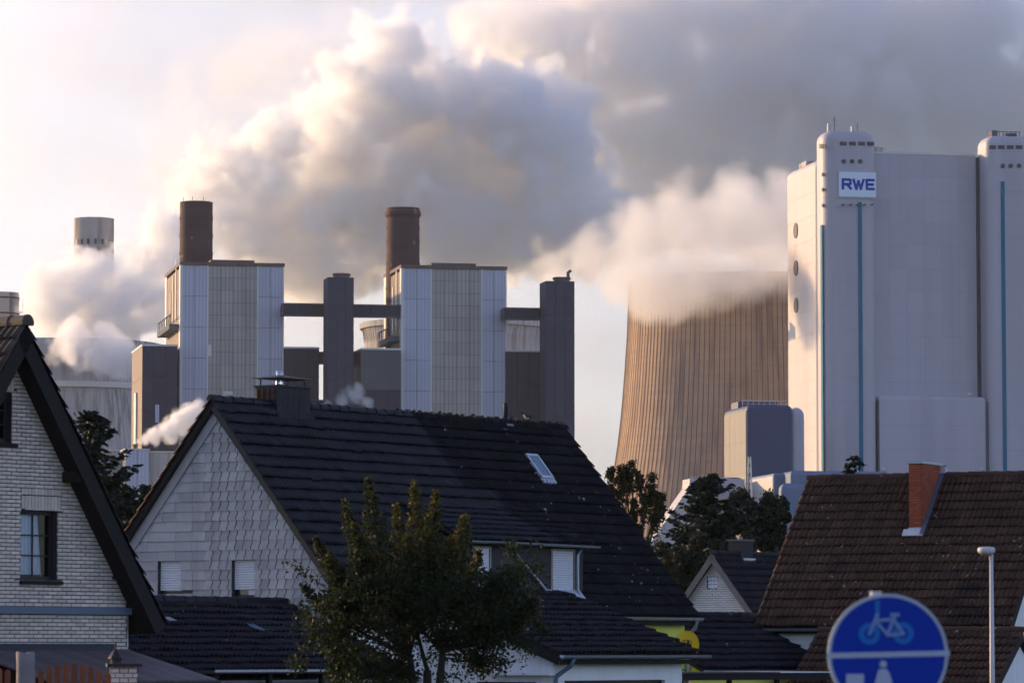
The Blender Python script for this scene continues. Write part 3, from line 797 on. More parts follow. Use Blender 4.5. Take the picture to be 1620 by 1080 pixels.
def bricks(fr, parent, outline, holes, conv, bl, bh, mort, depth, m, limit=300, name='brick', z0=None, a_off=0.0):
    """running-bond bricks clipped to a convex outline [(a, b, c)...] half planes; conv(a, z, d) -> local point"""
    objs = []
    amin, amax, zmin, zmax = outline[0]
    planes = outline[1]
    nz = int(math.ceil((zmax - zmin) / bh))
    for j in range(nz):
        z = zmin + j * bh
        a = amin - bl * (0.5 if j % 2 else 0.0) - a_off
        while a < amax:
            w = RND.uniform(-.003, .003)
            p = [(max(a, amin) + mort / 2, z + mort / 2), (min(a + bl, amax) - mort / 2 + w, z + mort / 2), (min(a + bl, amax) - mort / 2 + w, z + bh - mort / 2), (max(a, amin) + mort / 2, z + bh - mort / 2)]
            a += bl
            if p[1][0] - p[0][0] < .02: continue
            for pl in planes: p = clip(p, *pl) if p else p
            for h in holes:
                if not p: break
                xs = [q[0] for q in p]; zs = [q[1] for q in p]
                if min(xs) < h[1] and max(xs) > h[0] and min(zs) < h[3] - .012 and max(zs) > h[2] + .012:
                    c = [clip(p, 1, 0, h[0] - mort / 2), clip(p, -1, 0, -h[1] - mort / 2), clip(p, 0, 1, h[2] - .002), clip(p, 0, -1, -h[3] - .002)]
                    c = [q for q in c if len(q) > 2]
                    p = max(c, key=area) if c else None
            if not p or len(p) < 3 or area(p) < bl * bh * .06: continue
            objs.append((p, depth + RND.uniform(-.003, .003)))
    def dist(o): q = conv(o[0][0][0], o[0][0][1], 0); return (fr.w(*q) - CAM).length - area(o[0]) * 30
    objs.sort(key=dist)
    rest = MB()
    for i, (p, d) in enumerate(objs):
        mb = MB() if i < limit else rest
        n = len(p); rr = RND.random()
        vs = [conv(q[0], q[1], -d) for q in p] + [conv(q[0], q[1], 0.002) for q in p]
        mb.add(vs, [list(range(n))] + [(k, n + k, n + (k + 1) % n, (k + 1) % n) for k in range(n)], rr)
        if i < limit: mb.build(name, m, parent)
    if rest.v: rest.build('far_bricks' if limit else 'brick_courses', m, parent, kind='stuff')
def shutter_window(parent, conv, h, shut=0.85, frame=None, sill=None, slat=.055, rev=.13):
    """window in an opening h=(a0,a1,z0,z1): frame, glass, part-lowered roller shutter made of slats"""
    a0, a1, z0, z1 = h
    w = MB()
    def bx(mb, aa, ab, za, zb, d0, d1): mb.add([conv(a, z, d) for d in (d0, d1) for z in (za, zb) for a in (aa, ab)], [(0, 2, 3, 1), (4, 5, 7, 6), (0, 1, 5, 4), (2, 6, 7, 3), (0, 4, 6, 2), (1, 3, 7, 5)])
    t = .05
    bx(w, a0, a0 + t, z0, z1, rev - .03, rev + .05); bx(w, a1 - t, a1, z0, z1, rev - .03, rev + .05)
    bx(w, a0 + t, a1 - t, z1 - t, z1, rev - .03, rev + .05); bx(w, a0 + t, a1 - t, z0, z0 + t, rev - .03, rev + .05)
    wo = w.build('window', frame or m_frame_dark, parent)
    g = MB(); bx(g, a0 + t, a1 - t, z0 + t, z1 - t, rev + .01, rev + .025); g.build('pane', m_glass, wo)
    zs = z1 - (z1 - z0) * shut
    n = max(1, int((z1 - zs) / slat)); st = (z1 - zs) / n
    s = MB()
    for k in range(n):
        zb = zs + k * st
        s.add([conv(a, z, d) for a in (a0 + .03, a1 - .03) for (z, d) in ((zb + .004, rev - .07), (zb + st * .5, rev - .076), (zb + st - .003, rev - .07), (zb + st, rev - .055))], [(0, 1, 5, 4), (1, 2, 6, 5), (2, 3, 7, 6)])
    s.build('roller_shutter', m_shutter, wo)
    if sill:
        b = MB(); bx(b, a0 - .05, a1 + .05, z0 - .05, z0 + .005, -.05, rev); b.build('sill', sill, wo)
    return wo
T_FINE = tile_mesh('tile', h=.04)
T_WAVE = tile_mesh('wave_tile', h=.062, lift=.055)

# ================================================================== the big dark-roofed house
MF = f = Frame(333, 93, math.radians(55))
MAIN = f.root('semi_detached_house', 'house with a big dark tiled roof and a grey shingled gable', 'house')
P50 = math.radians(50); TP = math.tan(P50)
ZR = f.fz(633, 0, 0)
XL = 14.15
HR = 4.02
ZE = ZR - HR * TP
NF = (0, -math.sin(P50), math.cos(P50))            # front slope normal (it faces -y)
roof = MB()
th = .14
roof.prism([(0, 0, ZR - .03), (0, -HR, ZE - .03), (0, -HR + .05, ZE - .03 - th), (0, 0, ZR - .03 - th * 1.55), (0, HR - .05, ZE - .03 - th), (0, HR, ZE - .03)], (XL, 0, 0))
roof = roof.build('roof', m_under, MAIN)
XH = f.fx(648, 0, ZR)                              # party line between the two halves of the roof
def mm(x, j):
    edge = XH - .1 + (.6 if j % 2 else 0.0) * 0 + (RND.random() < .0)
    if x < edge: return m_tile_new
    if x < XH + 1.3 and j in (9, 10, 11) : return m_tile_new
    return m_tile_old
SL = HR / math.cos(P50)
roof_tiles(f, roof, T_FINE, -.06, XL + .06, -HR - .03, ZE - .03, 1, P50, SL, mm)
# verge tiles of the far slope, seen as a stepped edge
rt = []
for j in range(round(SL / .335)):
    p = Vector((.24, HR + .03, ZE - .03)) + Vector((0, -math.cos(P50), math.sin(P50))) * (j * .335)
    rt.append((basis(p, (-1, 0, 0), (0, -math.cos(P50), math.sin(P50)), .02), m_tile_brown))
for mx, mt in rt:
    me = bpy.data.meshes.get('verge_tile')
    if me is None: me = T_WAVE.copy(); me.name = 'verge_tile'; me.materials.clear(); me.materials.append(mt)
    o = bpy.data.objects.new('verge_tile', me); COL.objects.link(o); o.parent = roof; o.matrix_local = mx
ridge_caps(roof, -.05, XH, ZR + .04, m_tile_new)
ridge_caps(roof, XH, XL + .05, ZR + .02, m_tile_old)
mo = MB()
for k in range(260):
    x = RND.uniform(XH - .6, XL); s = RND.uniform(.03, .075); y = RND.uniform(-.12, .06)
    c = Vector((x, y, ZR + .13 - abs(y) * .6)); q = [c + Vector((RND.uniform(-1, 1), RND.uniform(-1, 1), RND.uniform(-.6, .8))) * s for _ in range(5)]
    mo.add(q, [(0, 1, 2), (0, 2, 3), (0, 3, 4), (1, 2, 4), (2, 3, 4), (0, 1, 4)])
mo.build('ridge_moss', m_moss, roof, kind='stuff')
# boards along the verges
def verge(parent, x, y0, z0, y1, z1, w, t, m, name='verge_board'):
    d = Vector((0, y1 - y0, z1 - z0)); n = Vector((0, -d.z, d.y)).normalized()
    if n.z > 0: n = -n
    a = Vector((x, y0, z0)); b = Vector((x, y1, z1))
    return MB().prism([a, b, b + n * w, a + n * w], (t, 0, 0)).build(name, m, parent)
verge(roof, -.02, 0, ZR - .02, -HR, ZE - .02, .12, .03, m_blackmetal)
verge(roof, -.02, 0, ZR - .02, HR, ZE - .02, .12, .03, m_darkwood)
# walls
WX, WY = .14, 3.7
gz = lambda y: ZR - abs(y) * TP - .22
conv_g = lambda a, z, d: (WX + d, a, z)
def gh(p0, p1, q0, q1):
    A = f.hit(p0, q1, (WX, 0, 0), (1, 0, 0)); B = f.hit(p1, q0, (WX, 0, 0), (1, 0, 0))
    return (min(A.y, B.y), max(A.y, B.y), min(A.z, B.z), max(A.z, B.z))
H1, H2 = gh(250, 287.5, 887, 939), gh(367, 404, 885, 944)
holed_wall('gable_wall', m_mortar_grey, MAIN, [(WY, 0), (WY, gz(WY)), (0, gz(0)), (-WY, gz(WY)), (-WY, 0)], [H1, H2], .24, conv_g)
part_box('front_wall', m_render_white, MAIN, WX + .25, XH, -WY, -WY + .24, 0, ZE + .1)
part_box('front_wall', m_render_yellow, MAIN, XH + .002, XL - .3, -WY, -WY + .24, 0, ZE + .1)
part_box('back_wall', m_render_white, MAIN, WX + .25, XL - .3, WY - .24, WY, 0, ZE + .1)
MB().prism([(XL - .29, y, z) for y, z in ((WY, 0), (WY, gz(WY)), (0, gz(0)), (-WY, gz(WY)), (-WY, 0))], (.2, 0, 0)).build('end_wall', m_render_yellow, MAIN)
part_box('eave_board', m_darkwood, MAIN, .1, XL - .1, -HR + .06, -WY - .01, ZE - .17, ZE - .12)
part_box('fascia', m_darkwood, MAIN, .02, XL - .02, -HR + .03, -HR + .055, ZE - .24, ZE - .03)
for h, s in ((H1, .9), (H2, .80)):
    shutter_window(MAIN, conv_g, h, s)
# paper note in the second window
nb = f.hit(398, 940, (WX + .1, 0, 0), (1, 0, 0))
MB().box(WX + .115, WX + .12, nb.y - .1, nb.y + .1, nb.z - .12, nb.z + .1).build('white_card', m_shutter, MAIN)
# shingles
sh = []
CW, CH = .235, .222
def scale_shape(w, h, curved):
    o = .045
    if curved:
        l = [(0, h + o), (.0, h * .66), (-.022, h * .48), (-.045, h * .3), (-.03, h * .1), (.01, -.0)]
        g_ = .024
        r = [(w + .01 - g_, 0), (w - .03 - g_, h * .1), (w - .045 - g_, h * .3), (w - .022 - g_, h * .48), (w - g_, h * .66), (w - g_, h + o)]
        return l + r
    return [(0, h + o), (0, 0), (w - .008, 0), (w - .008, h + o)]
z = .9; j = 0
rows = int((gz(0) - z) / CH) + 2
yc = f.hit(326, 800, (WX, 0, 0), (1, 0, 0)).y       # change from long slates to scalloped ones
for j in range(rows):
    zz = z + j * CH
    hw = (gz(0) + .16 - zz) / TP
    if hw < .02: continue
    hw = min(hw, WY)
    # screen right of the wall is -y: lay scalloped shingles from yc to -hw, long slates from yc to +hw
    a = yc + (CW / 2 if j % 2 else 0) * .25 + RND.uniform(-.02, .02)
    k = 0; y = a
    while y > -hw - .05:
        sh.append((scale_shape(CW, CH, True), y, zz, -1, RND.random())); y -= CW
    y = a; n = 0
    while y < hw + .05:
        w = CW * RND.choice((1.6, 2.2, 2.8, 3.4)) if n else CW * 1.5
        sh.append((scale_shape(w, CH, False), y + w, zz, -1, RND.random())); y += w; n += 1
cnt = 0
shn = MB(); objs = []
for sp, y0, z0, sg, rr in sh:
    p = [(y0 - q[0], z0 + q[1] + (.006 if q[1] < .03 else 0)) for q in sp]
    for pl in ((TP, 1, gz(0) + .1), (-TP, 1, gz(0) + .1), (1, 0, WY), (-1, 0, WY)): p = clip(p, *pl) if len(p) > 2 else []
    for h in (H1, H2):
        if len(p) < 3: break
        xs = [q[0] for q in p]; zs = [q[1] for q in p]
        if min(xs) < h[1] and max(xs) > h[0] and min(zs) < h[3] and max(zs) > h[2]:
            c = [clip(p, 1, 0, h[0]), clip(p, -1, 0, -h[1]), clip(p, 0, 1, h[2]), clip(p, 0, -1, -h[3])]
            p = max(c, key=area)
    if len(p) < 3 or area(p) < .004: continue
    objs.append((p, z0, rr))
objs.sort(key=lambda o: -(area(o[0]) + o[1] * .01))
for i, (p, z0, rr) in enumerate(objs):
    n = len(p)
    d = lambda zz: .038 - .028 * min(1.0, max(0, (zz - z0) / (CH + .045)))
    jx = RND.uniform(-.004, .004)
    mb = MB() if i < 300 else shn
    vs = [(WX - d(q[1]) + jx, q[0], q[1]) for q in p] + [(WX - d(q[1]) + .013 + jx, q[0], q[1]) for q in p]
    mb.add(vs, [list(range(n))] + [(k, n + k, n + (k + 1) % n, (k + 1) % n) for k in range(n)], rr)
    if i < 300: mb.build('shingle', m_shingle, MAIN)
if shn.v: shn.build('far_shingles', m_shingle, MAIN, kind='stuff')
verge(MAIN, WX - .06, 0, ZR - .16, WY + .1, ZR - .16 - (WY + .1) * TP, .26, .02, m_shingle, 'verge_slate')
verge(MAIN, WX - .05, 0, ZR - .20, -WY - .1, ZR - .20 - (WY + .1) * TP, .06, .02, m_shingle, 'verge_slate')
# gutter, downpipe
xg0 = f.fx(905, -HR, ZE)
gutter(MAIN, xg0, XL + .1, -HR - .07, ZE - .05)
MB().tube([(XL - .12, -HR - .07, ZE - .12), (XL - .12, -HR - .02, ZE - .3), (XL - .12, -WY - .08, ZE - .55), (XL - .12, -WY - .07, 0.1)], .045, 10).build('downpipe', m_zinc, MAIN)
# skylight
c = f.hit(850, 741, (0, 0, ZR), NF)
up = Vector((0, math.cos(P50), math.sin(P50))); nn = Vector(NF)
sk = MB()
for (cx_, cy_, hx, hy) in ((-.23, 0, .035, .36), (.23, 0, .035, .36), (0, -.36, .265, .04), (0, .36, .265, .04)):
    sk.obox(c + Vector((1, 0, 0)) * cx_ + up * cy_ + nn * .07, (hx, 0, 0), up * hy, nn * .045)
sk = sk.build('skylight', m_lead, MAIN)
MB().obox(c + nn * .08, (.195, 0, 0), up * .32, nn * .012).build('pane', m_glass_sky, sk)
MB().obox(c - up * .46 + nn * .055, (.30, 0, 0), up * .07, nn * .02).build('apron', m_lead, sk)
# chimney with its cap and flue
c = f.hit(437, 655, (0, 0, ZR), NF)
x0, y0 = c.x, c.y
x1 = f.fx(490, y0, ZR); y1 = y0 + .62
zc = f.fz(611, x0, y0)
ch = part_box('chimney', m_blackmetal, MAIN, x0, x1, y0, y1, c.z - .3, zc)
nxp = 6
for k in range(nxp):
    for q in range(3):
        zb = c.z + .02 + (zc - c.z - .05) / 3 * q
        part_box('cladding_slate', m_slate, ch, x0 + (x1 - x0) / nxp * k + .004, x0 + (x1 - x0) / nxp * (k + 1) - .004, y0 - .018 + .004 * (k % 2), y0 - .001, zb + .004, zb + (zc - c.z - .05) / 3 - .004)
for k in range(4):
    for q in range(2):
        zb = c.z + .35 + (zc - c.z - .38) / 2 * q
        ya = y0 + .62 / 4 * k
        MB().prism([(x0 - .002, ya + .008, zb), (x0 - .045, ya + .07, zb), (x0 - .002, ya + .147, zb)], (0, 0, (zc - c.z - .38) / 2 - .02)).build('cladding_tile', m_tile_brown, ch)
part_box('rim', m_blackmetal, ch, x0 - .03, x1 + .03, y0 - .03, y1 + .03, zc, zc + .04)
zp = zc + .21
cxm, cym = (x0 + x1) / 2 - .13, (y0 + y1) / 2
mb = MB(); mb.add([(x0 - .06, y0 - .12, zp), (x1 + .06, y0 - .12, zp), (x1 + .06, y1 + .12, zp), (x0 - .06, y1 + .12, zp), (cxm, cym, zp + .1), (cxm, cym, zp - .01)],
    [(0, 1, 4), (1, 2, 4), (2, 3, 4), (3, 0, 4), (1, 0, 5), (2, 1, 5), (3, 2, 5), (0, 3, 5)])
mb.build('rain_cap', m_blackmetal, ch)
for xx in (x0 + .12, x1 - .12):
    for yy in (y0 + .06, y1 - .06): part_box('cap_bracket', m_blackmetal, ch, xx - .012, xx + .012, yy - .012, yy + .012, zc + .04, zp + .03)
MB().tube([(cxm, cym, zc), (cxm, cym, zc + .1), (cxm, cym, zc + .2), (cxm, cym, zc + .40)], [.085, .085, .075, .075], 16).build('flue_pipe', m_steel, ch, smooth=True)
part_box('flashing', m_slate, ch, x0 - .05, x1 + .05, y0 - .10, y0 - .02, c.z - .11, c.z + .03)
# vent pipe
c = f.hit(800, 668, (0, 0, ZR), NF)
zv = f.fz(637, c.x, c.y)
MB().tube([(c.x, c.y, c.z - .1), (c.x, c.y, zv - .1), (c.x - .01, c.y, zv)], [.055, .055, .068], 12).build('vent_pipe', m_blackmetal, MAIN, smooth=True)
MB().obox(c + nn * .06, (.13, 0, 0), up * .17, nn * .015).build('vent_flashing', m_zinc, MAIN)
# dormer
c = f.hit(912, 944, (0, 0, ZR), NF)
YD = c.y
xd0, xd1 = f.fx(738, YD, c.z + .9), f.fx(922, YD, c.z + .8)
zg = f.fz(861, xd1, YD - .18)
pd = math.radians(24)
DR = MAIN
dw = lambda a, z, d: (a, YD + d, z)
def dh(p0, p1, q0, q1):
    A = f.hit(p0, q1, (0, YD, 0), (0, 1, 0)); B = f.hit(p1, q0, (0, YD, 0), (0, 1, 0)); return (A.x, B.x, A.z, B.z)
D1, D2 = dh(749, 774, 866, 915), dh(873, 907, 872, 938)
D1 = (D1[0], D1[1], D2[2], D2[3])
dormer = holed_wall('dormer', m_slate, DR, [(xd0, c.z - .1), (xd1, c.z - .1), (xd1, zg + .03), (xd0, zg + .03)], [D1, D2], .2, dw)
for h in (D1, D2): shutter_window(dormer, dw, h, .97, frame=m_frame_tan, rev=.06)
for h in (D1, D2):
    fr_ = MB()
    for (a, b, za, zb) in ((h[0] - .05, h[0], h[2] - .03, h[3] + .05), (h[1], h[1] + .05, h[2] - .03, h[3] + .05), (h[0], h[1], h[3], h[3] + .05), (h[0], h[1], h[2] - .04, h[2])): fr_.box(a, b, YD - .025, YD + .04, za, zb)
    fr_.build('window_surround', m_frame_tan, dormer)
# its low-pitched roof runs back into the main slope
run = 0
yy = YD - .22; z_ = zg
while z_ + run * math.tan(pd) > ZR - abs(yy + run) * TP + .05 and run < 3: run += .02
dr = MB().prism([(xd0 - .2, yy, zg - .02), (xd0 - .2, yy + run, zg - .02 + run * math.tan(pd)), (xd0 - .2, yy + run, zg - .14 + run * math.tan(pd)), (xd0 - .2, yy, zg - .10)], (xd1 - xd0 + .4, 0, 0)).build('dormer_roof', m_under, DR)
roof_tiles(f, dr, T_FINE, xd0 - .22, xd1 + .24, yy - .03, zg - .01, 1, pd, run / math.cos(pd) + .1, lambda x, j: m_tile_old if x > XH + .8 else m_tile_new)
for s, xx in ((0, xd0), (1, xd1)):
    MB().prism([(xx - s * .08, YD + .2, zg - .1), (xx - s * .08, YD + .2, c.z - .3), (xx - s * .08, yy + run + .1, zg + run * math.tan(pd) - .15)], (.08, 0, 0)).build('dormer_cheek', m_slate, DR)
xj = f.fx(800, YD, zg)
gutter(dormer, xd0 - .2, xj - .03, yy - .06, zg - .01, r=.06)
gutter(dormer, xj + .03, xd1 + .28, yy - .06, zg - .01, r=.06, drop=.03)
A = f.hit(808, 866, (0, YD - .06, 0), (0, 1, 0)); B = f.hit(866, 936, (0, YD - .06, 0), (0, 1, 0))
MB().tube([(A.x - .06, yy - .05, zg - .06), tuple(A), tuple(A.lerp(B, .5)), tuple(B), (B.x + .06, B.y - .04, B.z - .12)], .04, 10).build('diagonal_downpipe', m_zinc, dormer, smooth=True)
A = f.hit(921, 866, (0, YD - .1, 0), (0, 1, 0)); B = f.hit(914, 878, (0, YD - .08, 0), (0, 1, 0)); Cc = f.hit(914, 932, (0, YD - .08, 0), (0, 1, 0)); Dd = f.hit(924, 950, (0, 0, ZR + .12), NF); Ee = f.hit(931, 959, (0, 0, ZR + .12), NF)
MB().tube([(A.x, yy - .06, zg - .08), tuple(A), tuple(B), tuple(Cc), tuple(Dd), tuple(Ee)], .036, 10).build('side_downpipe', m_zinc, dormer, smooth=True)
A = f.hit(866, 941, (0, 0, ZR + .1), NF); B = f.hit(920, 944, (0, 0, ZR + .1), NF)
MB().prism([(A.x, YD - .02, A.z + .12), (B.x, YD - .02, A.z + .12), (B.x, YD - .28, A.z - .16), (A.x, YD - .28, A.z - .16)], (0, 0, .02)).build('lead_apron', m_lead, dormer)
# ---- lean-to in front: white annex
YA = -7.55
za = f.fz(1033, 9, YA)
xa0, xa1 = f.fx(888, YA, za), f.fx(1108, YA, za)
pa = math.radians(20.5)
ANX = tag(bpy.data.objects.new('garage_annex', None), 'white rendered annex with a low tiled lean-to roof beneath the dormer', 'annex'); COL.objects.link(ANX)
ANX.location = f.o; ANX.rotation_euler = (0, 0, f.a)
run = 0
while za + run * math.tan(pa) > ZR - abs(YA + run) * TP + .10 and run < 5: run += .02
ar = MB().prism([(xa0, YA, za - .03), (xa0, YA + run, za - .03 + run * math.tan(pa)), (xa0, YA + run, za - .17 + run * math.tan(pa)), (xa0, YA, za - .13)], (xa1 - xa0, 0, 0)).build('roof', m_under, ANX)
roof_tiles(f, ar, T_WAVE, xa0 - .05, xa1 + .05, YA - .03, za - .02, 1, pa, run / math.cos(pa), lambda x, j: m_tile_low, limit=300)
verge(ar, xa0 - .03, YA, za, YA + run, za + run * math.tan(pa), .26, .03, m_darkwood)
gutter(ANX, xa0 - .1, xa1 + .25, YA - .09, za - .04)
part_box('fascia', m_darkwood, ANX, xa0 + .02, xa1 - .02, YA + .02, YA + .05, za - .24, za - .14)
xw0, yw_ = f.fx(876, YA + .35, za - .6), YA + .35
wt_ = lambda y: za - .16 + (y - YA) * math.tan(pa)
AWH = []
p0 = f.hit(893, 1076, (0, yw_, 0), (0, 1, 0)); p1 = f.hit(1052, 1076, (0, yw_, 0), (0, 1, 0))
holed_wall('front_wall', m_render_white, ANX, [(xw0, 0), (xa1 - .25, 0), (xa1 - .25, wt_(yw_)), (xw0, wt_(yw_))], [(p0.x, p1.x, .5, p0.z)], .2, lambda a, z, d: (a, yw_ + d, z))
wf = part_box('garage_window', m_frame_dark, ANX, p0.x, p1.x, yw_ + .1, yw_ + .16, .5, p0.z)
MB().prism([(xw0, yw_ + .21, 0), (xw0, -WY - .02, 0), (xw0, -WY - .02, wt_(-WY)), (xw0, yw_ + .21, wt_(yw_ + .21))], (.2, 0, 0)).build('side_wall', m_render_white, ANX)
MB().prism([(xa1 - .45, yw_ + .21, 0), (xa1 - .45, -WY - .02, 0), (xa1 - .45, -WY - .02, wt_(-WY)), (xa1 - .45, yw_ + .21, wt_(yw_ + .21))], (.19, 0, 0)).build('side_wall', m_render_white, ANX)
A = f.hit(878, 1066, (xw0, 0, 0), (1, 0, 0)); B = f.hit(779, 1068, (xw0, 0, 0), (1, 0, 0))
led = part_box('canopy_ledge', m_render_white, ANX, xw0 - .22, xw0 - .003, A.y - .02, B.y, A.z - .02, A.z + .04)
A2 = f.hit(848, 1078, (xw0, 0, 0), (1, 0, 0)); 
part_box('door', m_frame_dark, ANX, xw0 - .02, xw0 + .05, A2.y, A2.y + 1.6, 0.05, A2.z)
dp0 = (xw0 + .16, YA - .09, za - .1)
MB().tube([dp0, (xw0 + .14, YA + .0, za - .28), (xw0 + .02, yw_ - .07, za - .5), (xw0 - .1 + .08, yw_ - .07, za - .6), (xw0 - .02 + .04, yw_ - .07, .1)], .05, 10).build('downpipe', m_bluegrey, ANX, smooth=True)
# ---- low tiled wing running out from the shingled gable
A = f.hit(453, 955, (0, 0, 0), (1, 0, 0))
yr, zr_ = A.y, A.z
pw_ = math.radians(23)
xe = f.fx(60, yr, zr_)
run = 3.75
ze = zr_ - run * math.tan(pw_)
WNG = tag(bpy.data.objects.new('low_wing', None), 'low tiled wing built against the grey shingled gable', 'annex'); COL.objects.link(WNG)
WNG.location = f.o; WNG.rotation_euler = (0, 0, f.a)
wr = MB().prism([(xe, yr, zr_ - .03), (xe, yr - run, ze - .03), (xe, yr - run, ze - .13), (xe, yr, zr_ - .17), (xe, yr + run, ze - .13), (xe, yr + run, ze - .03)], (-.02 - xe, 0, 0)).build('roof', m_under, WNG)
roof_tiles(f, wr, T_WAVE, xe, -.04, yr - run - .03, ze - .02, 1, pw_, run / math.cos(pw_), lambda x, j: m_tile_low if x < -4.2 + j * .16 else m_tile_new)
ridge_caps(wr, xe, -.03, zr_ + .06, m_tile_new)
for o in [q for q in wr.children if q.name.startswith('ridge_tile')]: o.location.y += yr
gutter(WNG, xe, -.2, yr - run - .09, ze - .05)
part_box('fascia', m_darkwood, WNG, xe + .03, -.2, yr - run + .01, yr - run + .04, ze - .24, ze - .12)
part_box('front_wall', m_brick_pale, WNG, xe + .2, -.2, yr - run + .4, yr - run + .62, 0, ze + .02)
part_box('window_band', m_frame_dark, WNG, xe + 1.2, -2.2, yr - run + .37, yr - run + .395, .9, ze - .28)
c = f.hit(404, 991, (0, yr, zr_ + .08), (0, -math.sin(pw_), math.cos(pw_)))
upw = Vector((0, math.cos(pw_), math.sin(pw_))); nw = Vector((0, -math.sin(pw_), math.cos(pw_)))
for k in (-.07, .07): MB().obox(c + Vector((k, 0, 0)), (.045, 0, 0), upw * .19, nw * .012).build('glass_tile', m_glass_sky, wr)
c = f.hit(268, 980, (0, yr, zr_ + .08), (0, -math.sin(pw_), math.cos(pw_)))
MB().obox(c, (.12, 0, 0), upw * .1, nw * .03).build('vent_tile', m_zinc, wr)
# small corrugated canopy in front of it
Gc = Frame(400, 84, math.radians(55))
r = Gc.root('flat_canopy', 'low flat canopy with a zinc edge under the tiled wing', 'canopy')
zc_ = Gc.fz(1060, 0, 0); xk = Gc.fx(525, 0, zc_)
part_box('roof_slab', m_slate, r, -1.2, xk, 0, 1.8, zc_ - .06, zc_)
part_box('edge_strip', m_zinc, r, -1.22, xk + .02, -.03, -.005, zc_ - .03, zc_ + .02)
part_box('back_wall', m_brick_pale, r, -1.1, xk - .5, 1.2, 1.4, 0, zc_ - .07)
for k in range(3): part_box('post', m_darkwood, r, -1.1 + k * (xk + .9) / 2, -1.0 + k * (xk + .9) / 2, .1, .2, 0, zc_ - .07)

# ================================================================== brick house in the left foreground
LF = f = Frame(7, 68, math.radians(52))
LH = f.root('brick_house', 'pale brick house with a steep black verge and dark framed windows', 'house')
PL = math.radians(55); TL = math.tan(PL)
OV = .42
zr = f.fz(513, 0, -OV)
xv = f.fx(262, -OV, 3.0)
HRl = xv
zel = zr - HRl * TL
xc = f.fx(200, 0, 3.0)
th = .24
lroof = MB().prism([(0, -OV + .03, zr - .03), (HRl, -OV + .03, zel - .03), (HRl - .12, -OV + .03, zel - .03 - th * .6), (0, -OV + .03, zr - .03 - th * 1.3), (-HRl + .12, -OV + .03, zel - .03 - th * .6), (-HRl, -OV + .03, zel - .03)], (0, 9, 0)).build('roof', m_darkwood, LH)
m_tile_left = mat('brown_dark_tile', (0.06, 0.042, 0.036), 0.7, 0.4, 2, 0.3, 60, rnd=0.25)
def slope_tiles(y_cols, rows_, sgn, m):
    up_ = Vector((-sgn * math.cos(PL), 0, math.sin(PL)))
    xd = Vector((0, 1, 0)) if sgn > 0 else Vector((0, -1, 0))
    me = T_WAVE.copy(); me.materials.clear(); me.materials.append(m)
    for j in rows_:
        for i in range(y_cols):
            p = Vector((sgn * (HRl + .03), -OV - .02 + (i if sgn > 0 else i + 1) * .30, zel - .03)) + up_ * (j * .335)
            o = bpy.data.objects.new('tile', me); COL.objects.link(o); o.parent = lroof; o.matrix_local = basis(p, xd, up_, .015)
nrow = round(HRl / math.cos(PL) / .335)
slope_tiles(2, range(nrow), 1, m_tile_low)
slope_tiles(9, range(nrow - 8, nrow), -1, m_tile_left)
rc = bpy.data.objects.new('ridge', None); rc['label'] = 'brown ridge tiles'; COL.objects.link(rc); rc.parent = lroof; rc.rotation_euler = (0, 0, math.pi / 2)
ridge_caps(rc, -OV - .06, 4, zr + .05, m_tile_left, r=.14)
# barge boards, purlins, boarded soffit
def barge(sgn):
    d = Vector((sgn * HRl, 0, -(zr - zel))); n = Vector((-d.z, 0, d.x)).normalized() * (1 if sgn < 0 else 1)
    if n.z > 0: n = -n
    a = Vector((0, -OV, zr - .04)); b = a + d
    MB().prism([a, b, b + n * .27, a + n * .27], (0, .035, 0)).build('barge_board', m_darkwood, LH)
barge(1); barge(-1)
for t in (.05, .32, .60, .88):
    for k in range(1):
        x = HRl * t; zz = zr - .2 - x * TL
for (px, py) in ((118, 757), (198, 910)):
    A = f.hit(px, py, (0, -OV * .5, 0), (0, 1, 0))
    part_box('purlin', m_darkwood, LH, A.x - .10, A.x + .10, -OV + .06, .3, A.z - .06, A.z + .12)
nb = 20
for k in range(nb):
    s0, s1 = k / nb, (k + 1) / nb
    dirx = Vector((HRl, 0, -(zr - zel))); n = Vector((-(zr - zel), 0, -HRl)).normalized()
    a = Vector((0, -OV + .06, zr - .03)) + dirx * s0 + n * .21; b = Vector((0, -OV + .06, zr - .03)) + dirx * (s1 + .0004) + n * .21
    if b.x > xc + .9: continue
    MB().prism([a, b, b + n * .02, a + n * .02], (0, OV + .02, 0)).build('soffit_board', m_darkwood, LH)
lw = lambda a, z, d: (a, d, z)
def lh(p0, p1, q0, q1):
    A = f.hit(p0, q1, (0, 0, 0), (0, 1, 0)); B = f.hit(p1, q0, (0, 0, 0), (0, 1, 0)); return (A.x, B.x, A.z, B.z)
W1, W2 = lh(32, 90, 808, 917), lh(-45, 18, 620, 697)
gzl = lambda x: zr - abs(x) * TL - .28
holed_wall('gable_wall', m_mortar_dark, LH, [(-xc, 0), (xc, 0), (xc, gzl(xc)), (0, gzl(0)), (-xc, gzl(xc))], [W1, W2], .26, lw)
part_box('side_wall', m_brick_pale, LH, xc - .26, xc - .01, .27, 8.5, 0, zel + .6)
zlo = f.fz(1040, 1.0, 0)
xlo = f.fx(-30, 0, 4)
band0, band1 = f.fz(972, xc, 0), f.fz(961, xc, 0)
SOL = (W1[0] - .0, W1[1] + .08, W1[3] + .02, W1[3] + .36)
SOL2 = (W2[0] - .0, W2[1] + .05, W2[3] + .02, W2[3] + .36)
bricks(f, LH, ((xlo, xc - .005, zlo, gzl(0) + .2), [(TL, 1, gzl(0) + .12), (-TL, 1, gzl(0) + .12)]), [W1, W2, SOL, SOL2, (-9, 9, band0, band1)], lw, .222, .0655, .016, .018, m_brick_pale, 300)
